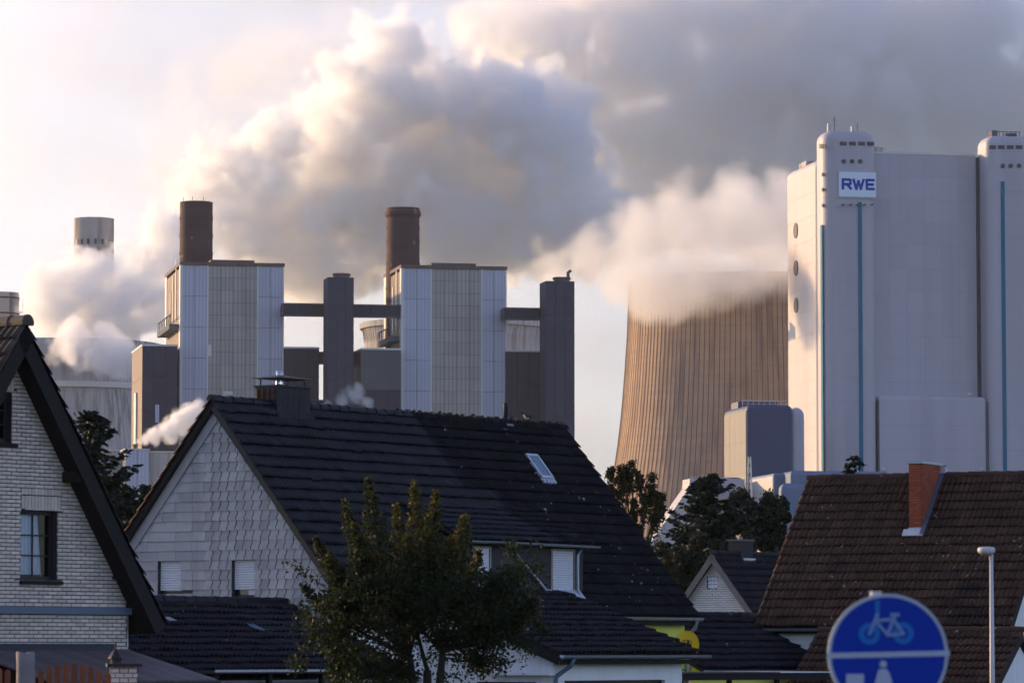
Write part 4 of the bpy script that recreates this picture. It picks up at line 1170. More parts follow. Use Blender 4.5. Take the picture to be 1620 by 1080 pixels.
for so in (SOL, SOL2):
    n = int((so[1] - so[0]) / .075)
    for k in range(n):
        for (za_, zb_) in ((so[2], so[2] + .22), (so[2] + .232, so[3])):
            a0_ = so[0] + (so[1] - so[0]) / n * k
            if a0_ < xlo: continue
            part_box('lintel_brick', m_brick_pale, LH, a0_ + .005, a0_ + (so[1] - so[0]) / n - .005, -.014, .001, za_ + .004, zb_ - .004)
part_box('metal_band', m_bluegrey, LH, xlo - .6, xc + .03, -.10, -.001, band0, band1)
part_box('corner_strip', m_zinc, LH, xc - .012, xc + .018, -.03, .02, 0, band0 - .01)
def thin_pane():
    m = bpy.data.materials.new('clear_pane'); m.use_nodes = True; N = m.node_tree.nodes; L = m.node_tree.links
    g = N.new('ShaderNodeBsdfGlossy'); g.inputs['Roughness'].default_value = .03; t = N.new('ShaderNodeBsdfTransparent'); t.inputs[0].default_value = (.8, .84, .88, 1)
    fr_ = N.new('ShaderNodeFresnel'); fr_.inputs[0].default_value = 1.5; mx = N.new('ShaderNodeMixShader')
    L.new(fr_.outputs[0], mx.inputs[0]); L.new(t.outputs[0], mx.inputs[1]); L.new(g.outputs[0], mx.inputs[2]); L.new(mx.outputs[0], N['Material Output'].inputs[0])
    return m
m_pane = thin_pane()
for h in (W1, W2):
    mb = MB(); t = .075
    a0, a1, z0, z1 = h
    for b in ((a0, a0 + t, z0, z1), (a1 - t, a1, z0, z1), (a0 + t, a1 - t, z1 - t, z1), (a0 + t, a1 - t, z0, z0 + t)): mb.box(b[0], b[1], .10, .19, b[2], b[3])
    w = mb.build('window', m_frame_dark, LH)
    pq = MB(); pq.poly([(a0 + t, .143, z0 + t), (a1 - t, .143, z0 + t), (a1 - t, .143, z1 - t), (a0 + t, .143, z1 - t)]); pq.build('pane', m_pane, w)
    mb = MB()
    xm = (a0 + a1) / 2 - .02
    mb.box(xm - .012, xm + .012, .12, .139, z0 + t, z1 - t)
    for k in (1, 2): mb.box(a0 + t, a1 - t, .122, .138, z0 + t + (z1 - z0 - 2 * t) * k / 3 - .012, z0 + t + (z1 - z0 - 2 * t) * k / 3 + .012)
    mb.build('glazing_bar', m_frame_dark, w)
    mb = MB(); vs = []; n = 40
    xr = a1 - t - .12
    for k in range(n + 1):
        x = a0 + t + (xr - a0 - t) * k / n
        vs += [(x, .20 + .03 * math.sin(k * 1.05), z0 + .1), (x + (.0 if k < n * .55 else -.10 * (k / n - .55) / .45), .20 + .03 * math.sin(k * 1.05 + .3), z1 - .05)]
    mb.add(vs, [(2 * k, 2 * k + 2, 2 * k + 3, 2 * k + 1) for k in range(n)])
    mb.build('curtain', m_curtain, w, smooth=True)
    part_box('sill', m_darkwood, w, a0 - .03, a1 + .10, -.07, .1, z0 - .07, z0 - .005)
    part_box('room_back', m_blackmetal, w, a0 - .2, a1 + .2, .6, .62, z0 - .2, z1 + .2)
# ---- terrace canopy on its wall
ztop = f.fz(1026, .8, 0)
yo = -(f.fy(345, xc, 2.0)) if f.fy(345, xc, 2.0) > 0 else f.fy(345, xc, 2.0)
TC = tag(bpy.data.objects.new('terrace_canopy', None), 'dull brown boarded terrace canopy on the pale brick wall', 'canopy'); COL.objects.link(TC); TC.location = f.o; TC.rotation_euler = (0, 0, f.a)
zlow = f.fz(1074, xc, yo)
m_plank = mat('weathered_grey_board', (0.11, 0.085, 0.09), 0.7, 0.3, 5, 0.3, 40, rnd=0.2, stretch=(1, 1, 1))
m_flash_dark = mat('dark_blue_flashing', (0.018, 0.022, 0.04), 0.5)
npk = 22; xs0 = xlo - .5
for k in range(npk):
    a, b = xs0 + (xc - xs0) * k / npk, xs0 + (xc - xs0) * (k + 1) / npk
    MB().prism([(a + .008, -.02, ztop), (b - .008, -.02, ztop), (b - .008, yo, zlow), (a + .008, yo, zlow)], (0, 0, -.03)).build('roof_board', m_plank, TC)
part_box('wall_flashing', m_flash_dark, TC, xs0, xc - .35, -.07, -.018, ztop - .02, ztop + .09)
part_box('front_beam', m_blackmetal, TC, xs0, xc + .02, yo - .05, yo + .03, zlow - .25, zlow - .031)
for k in (0.0, .5, 1.0): part_box('post', m_blackmetal, TC, xs0 + (xc - .1 - xs0) * k, xs0 + (xc - .1 - xs0) * k + .1, yo + .03, yo + .13, 0, zlow - .05)
# ---- garden lantern, fence, covered parasol, pillar (nearer the road)
g = Frame(183, 60, 0)
r = g.root('garden_lantern', 'black garden lantern with a pointed cap above the brick pillar', 'lantern')
zt = g.fz(1015, 0, 0)
MB().tube([(0, 0, 0), (0, 0, zt - .42)], .028, 10).build('post', m_blackmetal, r)
MB().lathe([(.0, zt), (.012, zt - .02), (.012, zt - .1), (.04, zt - .13), (.07, zt - .17), (.105, zt - .22), (.11, zt - .24), (.085, zt - .25)], 12).build('cap', m_blackmetal, r)
MB().lathe([(.085, zt - .25), (.065, zt - .42), (.03, zt - .44)], 6).build('lantern_glass', m_glass, r)
g = Frame(0, 55, 0)
m_fence = mat('orange_stained_fence_wood', (0.21, 0.055, 0.017), 0.65, 0.35, 7, 0.3, 40, rnd=0.25)
fc = g.root('picket_fence', 'orange stained wooden picket fence with an arched top', 'fence')
def ftop(px):
    if px < 24: return 1056 + max(0, px - 8) * .5
    return 1048 + ((px - 112) / 62) ** 2 * 18
px = -6.0
while px < 176:
    x = g.fx(px, 0, 2); zt = g.fz(ftop(px + 4.5), x, 0); w = .078
    MB().prism([(x, 0, .12), (x + w, 0, .12), (x + w, 0, zt - .03), (x + w * .75, 0, zt - .006), (x + w * .5, 0, zt), (x + w * .25, 0, zt - .006), (x, 0, zt - .03)], (0, .022, 0)).build('picket', m_fence, fc)
    px += 13.2
for zz in (.5, 1.7): part_box('rail', m_fence, fc, g.fx(-6, 0, 2), g.fx(174, 0, 2), .023, .06, zz, zz + .08)
for p in (-4, 24, 168): part_box('post', m_fence, fc, g.fx(p, .06, 2), g.fx(p, .06, 2) + .07, .061, .13, 0, 1.9)
g = Frame(40, 52, 0)
pr = g.root('covered_parasol', 'closed garden parasol wrapped in a grey cloth cover', 'parasol')
zt = g.fz(1032, 0, 0); mb = MB(); prof = []
n = 20; vs = []
for j in range(13):
    t = j / 12; R = .135 - .03 * t + (.01 if j == 12 else 0)
    for k in range(n):
        a = 2 * math.pi * k / n
        rr = R * (1 + .09 * math.sin(3 * a + t * 2.2) + .05 * math.sin(7 * a + 3 * t))
        vs.append((rr * math.cos(a), rr * math.sin(a), .55 + (zt - .55) * t + (.02 * math.sin(2 * a) if j == 12 else 0)))
mb.add(vs, [(j * n + k, j * n + (k + 1) % n, (j + 1) * n + (k + 1) % n, (j + 1) * n + k) for j in range(12) for k in range(n)] + [list(range(12 * n, 13 * n))])
m_cover = mat('grey_fabric_cover', (0.20, 0.175, 0.185), 0.9, 0.15, 6, 0.3, 30)
mb.build('cover', m_cover, pr, smooth=True)
MB().tube([(0, 0, 0), (0, 0, .56)], .03, 10).build('pole', m_zinc, pr)
MB().lathe([(.0, .06), (.28, .05), (.3, .0)], 20).build('base', m_core, pr)
g = Frame(197, 56, math.radians(8))
pb = g.root('brick_pillar', 'pale brick gate pillar with a dark cap slab', 'pillar')
zt = g.fz(1054, 0, 0); hw = .185
part_box('core', m_mortar_dark, pb, -hw, hw, 0, .36, 0, zt)
bricks(g, pb, ((-hw, hw, 1.2, zt), []), [], lambda a, z, d: (a, d, z), .12, .065, .011, .012, m_brick_pale, 300)
part_box('cap_slab', m_slate, pb, -hw - .05, hw + .05, -.06, .42, zt, zt + .045)

# ================================================================== brown-roofed house on the right
RF = f = Frame(1282, 115, math.radians(-26))
RH = f.root('brown_roof_house', 'white house under a large weathered brown tiled roof with a red chimney', 'house')
PR = math.radians(46); TR = math.tan(PR)
zr = f.fz(758, 0, 0)
NR = (0, -math.sin(PR), math.cos(PR))
q = f.hit(1195, 991, (0, 0, zr), NR)
HRr = -q.y; zer = q.z
xr1 = f.fx(1597, -HRr, zer)
rroof = MB().prism([(0, 0, zr - .03), (0, -HRr, zer - .03), (0, -HRr + .05, zer - .15), (0, 0, zr - .22), (0, HRr - .05, zer - .15), (0, HRr, zer - .03)], (xr1, 0, 0)).build('roof', m_under, RH)
roof_tiles(f, rroof, T_WAVE, -.05, xr1 + .05, -HRr - .03, zer - .02, 1, PR, HRr / math.cos(PR), lambda x, j: m_tile_brown, limit=300, jit=.028)
ridge_caps(rroof, -.05, xr1 + .05, zr + .04, m_tile_brown, r=.12)
verge(rroof, xr1 - .0, 0, zr - .03, -HRr, zer - .03, .2, .03, m_darkwood)
verge(rroof, -.03, 0, zr - .03, -HRr, zer - .03, .16, .03, m_darkwood)
hw = HRr - .25
gzr = lambda y: zr - abs(y) * TR - .24
for (x, nm) in ((.2, 'end_wall'), (xr1 - .42, 'gable_wall')):
    MB().prism([(x, y, z) for y, z in ((hw, 0), (hw, gzr(hw)), (0, gzr(0)), (-hw, gzr(hw)), (-hw, 0))], (.24, 0, 0)).build(nm, m_render_white, RH)
part_box('front_wall', m_render_white, RH, .45, xr1 - .43, -hw, -hw + .24, 0, zer + .05)
part_box('back_wall', m_render_white, RH, .45, xr1 - .43, hw - .24, hw, 0, zer + .05)
gutter(RH, -.05, xr1 + .05, -HRr - .07, zer - .05)
part_box('eave_board', m_darkwood, RH, .02, xr1 - .02, -HRr + .05, -hw - .005, zer - .18, zer - .14)
# chimney
c = f.hit(1458, 842, (0, 0, zr), NR)
xc1, yc0 = c.x, c.y
xc0 = f.fx(1438.5, yc0, c.z); yc1 = f.fy(1488, xc1, zr) 
zc = f.fz(733, xc1, yc0)
ch = part_box('chimney', m_mortar_dark, RH, xc0, xc1, yc0, yc1, c.z - .2, zc)
bricks(f, ch, ((xc0, xc1, c.z - .1, zc), []), [], lambda a, z, d: (a, yc0 + d, z), .19, .068, .012, .012, m_brick_red, 300)
bricks(f, ch, ((yc0, yc1, c.z - .1, zc), []), [], lambda a, z, d: (xc1 - d, a, z), .19, .068, .012, .012, m_brick_red, 200)
part_box('cap_slab', m_zinc, ch, xc0 - .06, xc1 + .06, yc0 - .06, yc1 + .06, zc + .003, zc + .075)
up = Vector((0, math.cos(PR), math.sin(PR))); nr = Vector(NR)
q0 = Vector((xc1 + .07, yc0, c.z)); m_zinc_dark = mat('dull_zinc', (0.13, 0.15, 0.2), 0.5, 0.25, 9, metal=0.4)
MB().obox(q0 + up * ((yc1 - yc0) / math.cos(PR) / 2 + .05) + nr * .105, (.06, 0, 0), up * ((yc1 - yc0) / math.cos(PR) / 2 + .25), nr * .03).build('side_flashing', m_zinc_dark, ch)
MB().obox(Vector(((xc0 + xc1) / 2, yc0, c.z)) - up * .12 + nr * .115, (.30, 0, 0), up * .12, nr * .02).build('apron_flashing', m_lead, ch)
part_box('apron_flashing', m_lead, ch, xc0 - .02, xc1 + .02, yc0 - .03, yc0 - .014, c.z - .02, c.z + .14)
MB().obox(Vector(((xc0 + xc1) / 2 + .1, yc1, c.z + (yc1 - yc0) * TR)) + up * .1 + nr * .12, (.26, 0, 0), up * .12, nr * .03).build('back_flashing', m_lead, ch)
# lower gabled porch in front of it
ya = -HRr - 1.1
za = f.fz(999, 3, ya)
xp1 = f.fx(1617, ya, za); xp0 = f.fx(1296, ya, za)
pp = math.radians(33); rp = 2.1
PO = tag(bpy.data.objects.new('gabled_porch', None), 'lower brown tiled porch with a white gable in front of the red-chimney house', 'porch'); COL.objects.link(PO); PO.location = f.o; PO.rotation_euler = (0, 0, f.a)
pz = za - rp * math.tan(pp)
prf = MB().prism([(xp0, ya, za - .03), (xp0, ya - rp, pz - .03), (xp0, ya - rp, pz - .13), (xp0, ya, za - .19), (xp0, ya + .75, za - .65)], (xp1 - xp0, 0, 0)).build('roof', m_under, PO)
roof_tiles(f, prf, T_WAVE, xp0 - .04, xp1 + .04, ya - rp - .03, pz - .02, 1, pp, rp / math.cos(pp), lambda x, j: m_tile_brown, limit=300)
ridge_caps(prf, xp0, xp1 + .04, za + .05, m_tile_brown, r=.12)
for o in [q for q in prf.children if q.name.startswith('ridge_tile')]: o.location.y += ya
verge(prf, xp1 - .01, ya, za, ya - rp, pz, .2, .03, m_darkwood)
MB().prism([(xp1 - .35, ya + .75, 0), (xp1 - .35, ya + .75, za - .7), (xp1 - .35, ya, za - .22), (xp1 - .35, ya - rp + .2, pz - .0), (xp1 - .35, ya - rp + .2, 0)], (.2, 0, 0)).build('gable_wall', m_render_white, PO)
part_box('front_wall', m_render_white, PO, xp0 + .3, xp1 - .36, ya - rp + .2, ya - rp + .4, 0, pz - .02)
gutter(PO, xp0, xp1 - .3, ya - rp - .09, pz - .05)
# ---- small white-brick house behind
f = Frame(1127, 152, math.radians(55))
SH = f.root('small_brick_house', 'small white brick gable house with a dark roof and slate chimney', 'house')
zr = f.fz(875, 0, -.0); P = math.radians(51); T = math.tan(P); hr = 4.2; ze = zr - hr * T; XS = 9.0
sroof = MB().prism([(0, 0, zr - .03), (0, -hr, ze - .03), (0, -hr, ze - .18), (0, 0, zr - .26), (0, hr, ze - .18), (0, hr, ze - .03)], (XS, 0, 0)).build('roof', m_under, SH)
roof_tiles(f, sroof, T_FINE, -.05, XS, -hr, ze - .02, 1, P, hr / math.cos(P), lambda x, j: m_tile_low, w=.32, e=.36)
ridge_caps(sroof, -.05, XS, zr + .04, m_tile_low)
m_barge = mat('weathered_grey_bargeboard', (0.14, 0.13, 0.13), 0.8, 0.2, 4)
for sg in (-1, 1): verge(sroof, -.06, 0, zr - .0, sg * hr, ze, .22, .04, m_barge)
hw = 3.9; wx = .2
gw = (wx, 0, 0)
A = f.hit(1119.5, 930, gw, (1, 0, 0)); B = f.hit(1134.5, 912, gw, (1, 0, 0))
hole = (min(A.y, B.y), max(A.y, B.y), A.z, B.z)
gs = lambda y: zr - abs(y) * T - .28
holed_wall('gable_wall', m_mortar_grey, SH, [(hw, 0), (hw, gs(hw)), (0, gs(0)), (-hw, gs(hw)), (-hw, 0)], [hole], .25, lambda a, z, d: (wx + d, a, z))
bricks(f, SH, ((-hw, hw, ze - .2, gs(0) + .1), [(T, 1, gs(0) + .06), (-T, 1, gs(0) + .06)]), [hole], lambda a, z, d: (wx + d, a, z), .25, .083, .014, .014, m_brick_white, 300)
wgb = part_box('glass_block_window', m_glass_sky, SH, wx + .05, wx + .10, hole[0], hole[1], hole[2], hole[3])
for a in range(3):
    for b in range(3):
        part_box('glass_block', m_curtain, wgb, wx + .02, wx + .049, hole[0] + (hole[1] - hole[0]) * (a + .08) / 3, hole[0] + (hole[1] - hole[0]) * (a + .92) / 3, hole[2] + (hole[3] - hole[2]) * (b + .08) / 3, hole[2] + (hole[3] - hole[2]) * (b + .92) / 3)
part_box('front_wall', m_render_white, SH, wx + .26, XS - .2, -hw, -hw + .24, 0, ze + .05)
part_box('back_wall', m_render_white, SH, wx + .26, XS - .2, hw - .24, hw, 0, ze + .05)
MB().prism([(XS - .19, y, z) for y, z in ((hw, 0), (hw, gs(hw)), (0, gs(0)), (-hw, gs(hw)), (-hw, 0))], (.15, 0, 0)).build('end_wall', m_render_white, SH)
c = f.hit(1172, 884, (0, 0, zr), (0, -math.sin(P), math.cos(P)))
x1 = f.fx(1191, c.y, zr); y1 = c.y + .55; zc = f.fz(855, c.x, c.y)
ch = part_box('chimney', m_slate, SH, c.x, x1, c.y, y1, c.z - .3, zc)
part_box('cap_slab', m_barge, ch, c.x - .06, x1 + .06, c.y - .06, y1 + .06, zc + .002, zc + .06)
MB().tube([(c.x + .35, c.y + .25, zc), (c.x + .35, c.y + .25, zc + .16)], .1, 10).build('chimney_pot', m_stack_pale, ch)
for k in range(5): part_box('cladding_slate', m_slate, ch, c.x + (x1 - c.x) / 5 * k + .005, c.x + (x1 - c.x) / 5 * (k + 1) - .005, c.y - .02, c.y - .001, c.z, zc - .01)
part_box('flashing', m_lead, ch, c.x + .1, x1 + .06, c.y - .09, c.y - .022, c.z - .1, c.z + .04)
# ---- dark garage roof between the houses
f = Frame(1190, 112, math.radians(55))
r = f.root('garage', 'dark tiled garage roof with a yellow strip below its gutter', 'garage')
zr = f.fz(976, 0, 0); P = math.radians(30); hr = 2.35; ze = zr - hr * math.tan(P); xa = -6.2
rf = MB().prism([(xa, 0, zr - .03), (xa, -hr, ze - .03), (xa, -hr, ze - .13), (xa, 0, zr - .17), (xa, hr, ze - .13), (xa, hr, ze - .03)], (-xa, 0, 0)).build('roof', m_under, r)
roof_tiles(f, rf, T_WAVE, xa, .05, -hr - .03, ze - .02, 1, P, hr / math.cos(P), lambda x, j: m_tile_low)
ridge_caps(rf, xa, .03, zr + .05, m_tile_low)
gutter(r, xa, .15, -hr - .09, ze - .05)
part_box('front_wall', m_render_yellow, r, xa + .1, -.3, -hr + .2, -hr + .4, 0, ze + .03)
MB().prism([(-.3, y, z) for y, z in ((-hr + .2, 0), (-hr + .2, ze), (0, zr - .2), (hr - .2, ze), (hr - .2, 0))], (.2, 0, 0)).build('gable_wall', m_render_white, r)
f = Frame(1080, 100, math.radians(40))
r = f.root('carport', 'low carport with a pale flat roof in front of the dark garage', 'carport')
zt = f.fz(1062, 2, 0); x1 = f.fx(1325, 0, zt)
nb = 16
for k in range(nb): part_box('roof_sheet', m_lead if k > 9 else m_plank, r, x1 * k / nb + .01, x1 * (k + 1) / nb - .01, 0, 2.2, zt - .03, zt)
part_box('front_beam', m_darkwood, r, 0, x1, .05, .15, zt - .2, zt - .031)
for k in range(4): part_box('post', m_darkwood, r, .1 + (x1 - .4) * k / 3, .2 + (x1 - .4) * k / 3, .2, .3, 0, zt - .2)
# ---- satellite dish on the corner of the yellow wall
f = MF
pd_ = f.w(XL - .1, -HR - .45, 0)
ds = bpy.data.objects.new('satellite_dish', None); COL.objects.link(ds)
P0 = at(1086, 1022, pd_.y - .6); ds.location = P0
tag(ds, 'yellow satellite dish with a dark round logo at the lime yellow wall corner', 'satellite dish')
m_dish = mat('golden_yellow_paint', (0.78, 0.50, 0.012), 0.5, 0.1, 3)
m_ink = mat('black_print', (0.02, 0.016, 0.01), 0.6, 0.05, 3)
prof = [(.33 * k / 10, .06 * (k / 10) ** 2) for k in range(11)]
prof += [(.335, .068), (.335, .055)] + [(.33 * k / 10, .06 * (k / 10) ** 2 - .008) for k in range(9, -1, -1)]
RM = Matrix.Rotation(math.radians(-14), 4, 'Z') @ Matrix.Rotation(math.radians(90 - 22), 4, 'X')
RM = RM @ Matrix.Diagonal((.98, 1.18, 1, 1))
o = MB().lathe(prof, 40).build('reflector', m_dish, ds, smooth=True); o.matrix_local = RM
def dz(r_): return .06 * (r_ / .33) ** 2
mb = MB().lathe([(.115, dz(.115) + .004), (.135, dz(.135) + .005)], 32)
cx0 = -.01
def seg(a, b, w_=.022):
    a, b = Vector((*a, 0)), Vector((*b, 0)); t = (b - a).normalized(); n = Vector((-t.y, t.x, 0)) * w_ / 2
    q = [a - n, b - n, b + n, a + n]; mb.poly([(v.x, v.y, dz(v.length) + .006 + .0006 * len(mb.f) % .004) for v in q])
seg((-.07, .07), (-.07, -.06)); seg((-.059, .059), (-.02, .059)); seg((-.059, .005), (-.025, .005)); seg((-.059, -.05), (-.02, -.05))
seg((.02, .07), (.02, -.06), .03); seg((.06, .06), (.06, -.07), .035); seg((.036, .005), (.042, .005), .03)
o = mb.build('logo_print', m_ink, ds); o.matrix_local = RM @ Matrix.Translation((0, .08, 0.003))
nrm = (RM.to_3x3() @ Vector((0, 0, 1))).normalized(); dn = Vector((0, 0, -1))
tip = nrm * .38 + dn * .36
MB().tube([dn * .36 + nrm * .02, dn * .44 + nrm * .2, tip], .014, 8).build('feed_arm', m_dish, ds)
MB().tube([tip + dn * -.02, tip - nrm * .13], [.05, .032], 12).build('receiver', m_bluegrey, ds)
MB().tube([-nrm * .02, -nrm * .18, -nrm * .18 + dn * .5], .022, 8).build('mount', m_zinc, ds)
MB().tube([-nrm * .18 + dn * .5, -nrm * .18 + Vector((-.5, .5, -.5))], .022, 8).build('wall_bracket', m_zinc, ds)

# ---- bird on the ridge
c = MF.w(MF.fx(833, 0, ZR), 0, ZR + .115)
bd = bpy.data.objects.new('bird', None); COL.objects.link(bd); bd.location = c; bd.rotation_euler = (0, 0, math.radians(200)); bd.scale = (1.1, 1.1, 1.1)
tag(bd, 'dark bird with a pale breast perched on the mossy ridge', 'bird')
m_bird = mat('dark_plumage', (0.02, 0.02, 0.026), 0.7, 0.3, 20); m_breast = mat('pale_plumage', (0.62, 0.56, 0.5), 0.8, 0.15, 20)
m_beak = mat('beak_horn', (0.05, 0.04, 0.03), 0.5)
mb = MB(); n = 14; rings = [(-.115, .085, .004, .004), (-.09, .075, .026, .022), (-.05, .075, .046, .045), (.0, .085, .056, .058), (.04, .105, .052, .056), (.07, .135, .038, .040), (.085, .158, .029, .029), (.098, .176, .031, .030), (.115, .183, .028, .026), (.132, .180, .016, .014), (.142, .176, .003, .003)]
vs = []
for (x, z, ry, rz) in rings:
    for k in range(n): a = 2 * math.pi * k / n; vs.append((x, ry * math.cos(a), z + rz * math.sin(a)))
fs = [(i * n + k, i * n + (k + 1) % n, (i + 1) * n + (k + 1) % n, (i + 1) * n + k) for i in range(len(rings) - 1) for k in range(n)]
me = MB().add(vs, fs).mesh('body'); me.materials.append(m_bird); me.materials.append(m_breast)
for p in me.polygons:
    p.use_smooth = True
    if p.center.z < .03 + .6 * max(0, p.center.x + .02) + .05 and p.center.x > -.04 and p.center.x < .085: p.material_index = 1
o = bpy.data.objects.new('body', me); COL.objects.link(o); o.parent = bd
MB().add([(.138, .008, .178), (.138, -.008, .178), (.138, 0, .188), (.166, 0, .172)], [(0, 1, 3), (1, 2, 3), (2, 0, 3), (0, 2, 1)]).build('beak', m_beak, bd)
MB().prism([(-.09, -.022, .088), (-.09, .022, .088), (-.21, .03, .055), (-.21, -.03, .055)], (0, 0, .008)).build('tail', m_bird, bd)
for s in (-1, 1):
    MB().prism([(.045, s * .053, .11), (.01, s * .058, .125), (-.06, s * .05, .105), (-.15, s * .02, .07), (-.06, s * .056, .065), (.02, s * .061, .07)], (0, s * .008, 0)).build('wing', m_bird, bd)
    MB().tube([(0, s * .02, .04), (.008, s * .022, .0)], .005, 6).tube([(.03, s * .022, .003), (-.012, s * .022, .003)], .004, 5).build('leg', m_beak, bd)
# ---- street lamp
f = Frame(1569.5, 76, 0)
r = f.root('street_lamp', 'slim pale grey street lamp with a flat drum head', 'street lamp')
zt = f.fz(876, 0, 0)
m_pole = mat('galvanised_pole', (0.50, 0.49, 0.52), 0.5, 0.1, 3, metal=0.0)
MB().tube([(0, 0, 0), (0, 0, zt * .45), (0, 0, zt)], [.052, .047, .034], 16).build('pole', m_pole, r, smooth=True)
hx = -.09
MB().lathe([(.0, zt - .01), (.08, zt - .01), (.145, zt + .02), (.16, zt + .04), (.165, zt + .09), (.14, zt + .125), (.0, zt + .14)], 28, (hx, 0)).build('lamp_head', m_pole, r, smooth=True)
MB().lathe([(.0, zt - .03), (.09, zt - .025), (.11, zt - .005)], 24, (hx, 0)).build('lamp_glass', m_frame_tan, r, smooth=True)
MB().tube([(0, 0, zt - .1), (-.01, 0, zt + .02)], .04, 12).build('collar', m_pole, r)
# ---- cycle and foot path sign
Ys = 20.5
f = Frame(1405, Ys, math.radians(3))
r = f.root('path_sign', 'round blue cycle and foot path sign with a white rim', 'sign')
zs = f.fz(1034.5, 0, 0); R_ = 95.5 * Ys / F; k_ = Ys / F
m_sign_blue = mat('blue_sign_face', (0.001, 0.028, 0.33), 0.5, 0.08, 3, spec=0.15)
m_sign_white = mat('white_sign_print', (0.34, 0.39, 0.52), 0.5, 0.05, 3)
m_sign_cyan = mat('light_blue_sign_print', (0.012, 0.14, 0.46), 0.5, 0.05, 3, spec=.15)
m_sign_mid = mat('pale_blue_sign_print', (0.16, 0.24, 0.46), 0.5, 0.05, 3, spec=.15)
m_sign_rim = mat('pale_sign_rim', (0.34, 0.38, 0.47), 0.5, 0.1, 5)
RX = Matrix.Rotation(math.pi / 2, 4, 'X')
o = MB().lathe([(0, .0), (R_ - .016, .0), (R_ - .016, -.004), (0, -.004)], 72).build('sign_face', m_sign_blue, r); o.matrix_local = Matrix.Translation((0, 0, zs)) @ RX
o2 = MB().lathe([(R_ - .017, .003), (R_ - .004, .003), (R_, .0), (R_, -.02), (R_ - .004, -.022), (R_ - .017, -.0045)], 72).build('sign_rim', m_sign_rim, r); o2.matrix_local = Matrix.Translation((0, 0, zs)) @ RX
def sp(px, py): return ((px - 1405) * k_, (1034.5 - py) * k_)
def line(pts, w, lift, m, nm):
    strokes([[sp(*p) for p in pts]], w * k_, (0, zs), 1, 1, -lift, .0006).build(nm, m, r)
line([(1311, 1036.5), (1499, 1032.5)], 8.5, .0045, m_sign_white, 'dividing_line')
for c in ((1375.4, 1002), (1429, 1001)):
    o = MB().lathe([(8 * k_, .0022), (17.2 * k_, .0022), (17.2 * k_, .001), (8 * k_, .001)], 40).build('bicycle_wheel', m_sign_cyan, r)
    o.matrix_local = Matrix.Translation((sp(*c)[0], 0, zs + sp(*c)[1])) @ RX
    o = MB().lathe([(0, .003), (4.2 * k_, .003), (4.2 * k_, .001)], 20).build('bicycle_hub', m_sign_cyan, r)
    o.matrix_local = Matrix.Translation((sp(*c)[0], 0, zs + sp(*c)[1])) @ RX
for k, (nm, pts, w_) in enumerate((('handlebar', [(1388.5, 953), (1388, 974)], 8), ('bicycle_fork', [(1388, 972), (1376, 1001)], 5.5), ('bicycle_frame', [(1389, 981), (1414, 979)], 5.5),
        ('bicycle_frame', [(1387, 984), (1404, 1003)], 5), ('bicycle_frame', [(1416, 974), (1404, 1003)], 5.5), ('bicycle_stay', [(1414, 980), (1429, 1001)], 5), ('bicycle_stay', [(1404, 1004), (1428, 1002)], 5), ('saddle', [(1411, 972), (1421, 972)], 6))):
    line(pts, w_, .0045 + .0004 * k, m_sign_cyan if nm == 'handlebar' else m_sign_mid, nm)
mb = MB(); A = [sp(*p) for p in ((1391, 1057), (1402, 1057), (1406, 1062), (1413, 1084), (1416, 1103), (1379, 1103), (1382, 1084), (1388, 1062))]
mb.prism([(a, -.004, zs + b) for a, b in A], (0, -.0012, 0)).build('figure_body', m_sign_white, r)
o = MB().lathe([(0, .005), (5.6 * k_, .005), (5.6 * k_, .001)], 24).build('figure_head', m_sign_white, r); o.matrix_local = Matrix.Translation((sp(1397, 1049.5)[0], 0, zs + sp(1397, 1049.5)[1])) @ RX
A = [sp(*p) for p in ((1338, 1065), (1366, 1065), (1366, 1096), (1338, 1096))]
mb = MB(); mb.prism([(a, -.004, zs + b) for a, b in A], (0, -.0012, 0)).build('figure_panel', m_sign_white, r)
xpole = sp(1388, 0)[0]
MB().tube([(xpole, .045, 0), (xpole, .045, zs + R_ + .012)], .03, 16).build('pole', m_pole, r, smooth=True)
for dz_ in (-.15, .15): part_box('clamp', m_zinc, r, xpole - .05, xpole + .05, .006, .018, zs + dz_ - .02, zs + dz_ + .02)

# ================================================================== trees
rng = np.random.default_rng(5)
def leaf_cloud(name, P, size, m, parent, rnd, aspect=.55, dirs=None, droop=0.0):
    """one small kite-shaped face per leaf, lightly folded"""
    P = np.asarray(P); n = len(P)
    a = rng.normal(size=(n, 3)) if dirs is None else np.asarray(dirs) + rng.normal(size=(n, 3)) * .35
    a[:, 2] -= droop
    a /= np.linalg.norm(a, axis=1)[:, None]
    b = np.cross(a, rng.normal(size=(n, 3))); b /= np.linalg.norm(b, axis=1)[:, None] + 1e-9
    s = size * rng.uniform(.65, 1.3, n)[:, None]
    V_ = np.stack([P - a * s * .5, P + b * s * aspect * .5 + a * s * .05, P + a * s * .5, P - b * s * aspect * .5 + a * s * .05], 1).reshape(-1, 3)
    me = bpy.data.meshes.new(name)
    F_ = np.arange(4 * n).reshape(n, 4)
    me.from_pydata(V_.tolist(), [], F_.tolist())
    me.attributes.new('rnd', 'FLOAT', 'FACE').data.foreach_set('value', np.clip(rnd, 0, 1).astype(np.float32))
    me.update()
    return link(name, me, m, parent)
m_leaf_pear = leaf_mat('autumn_pear_leaf', [(0, (0.012, 0.020, 0.010)), (.45, (0.028, 0.042, 0.016)), (.72, (0.075, 0.075, 0.022)), (.9, (0.20, 0.13, 0.03)), (1, (0.5, 0.26, 0.04))], .5)
m_leaf_dark = leaf_mat('dark_evergreen_needles', [(0, (0.009, 0.014, 0.012)), (.6, (0.018, 0.028, 0.018)), (1, (0.04, 0.055, 0.025))], .15)
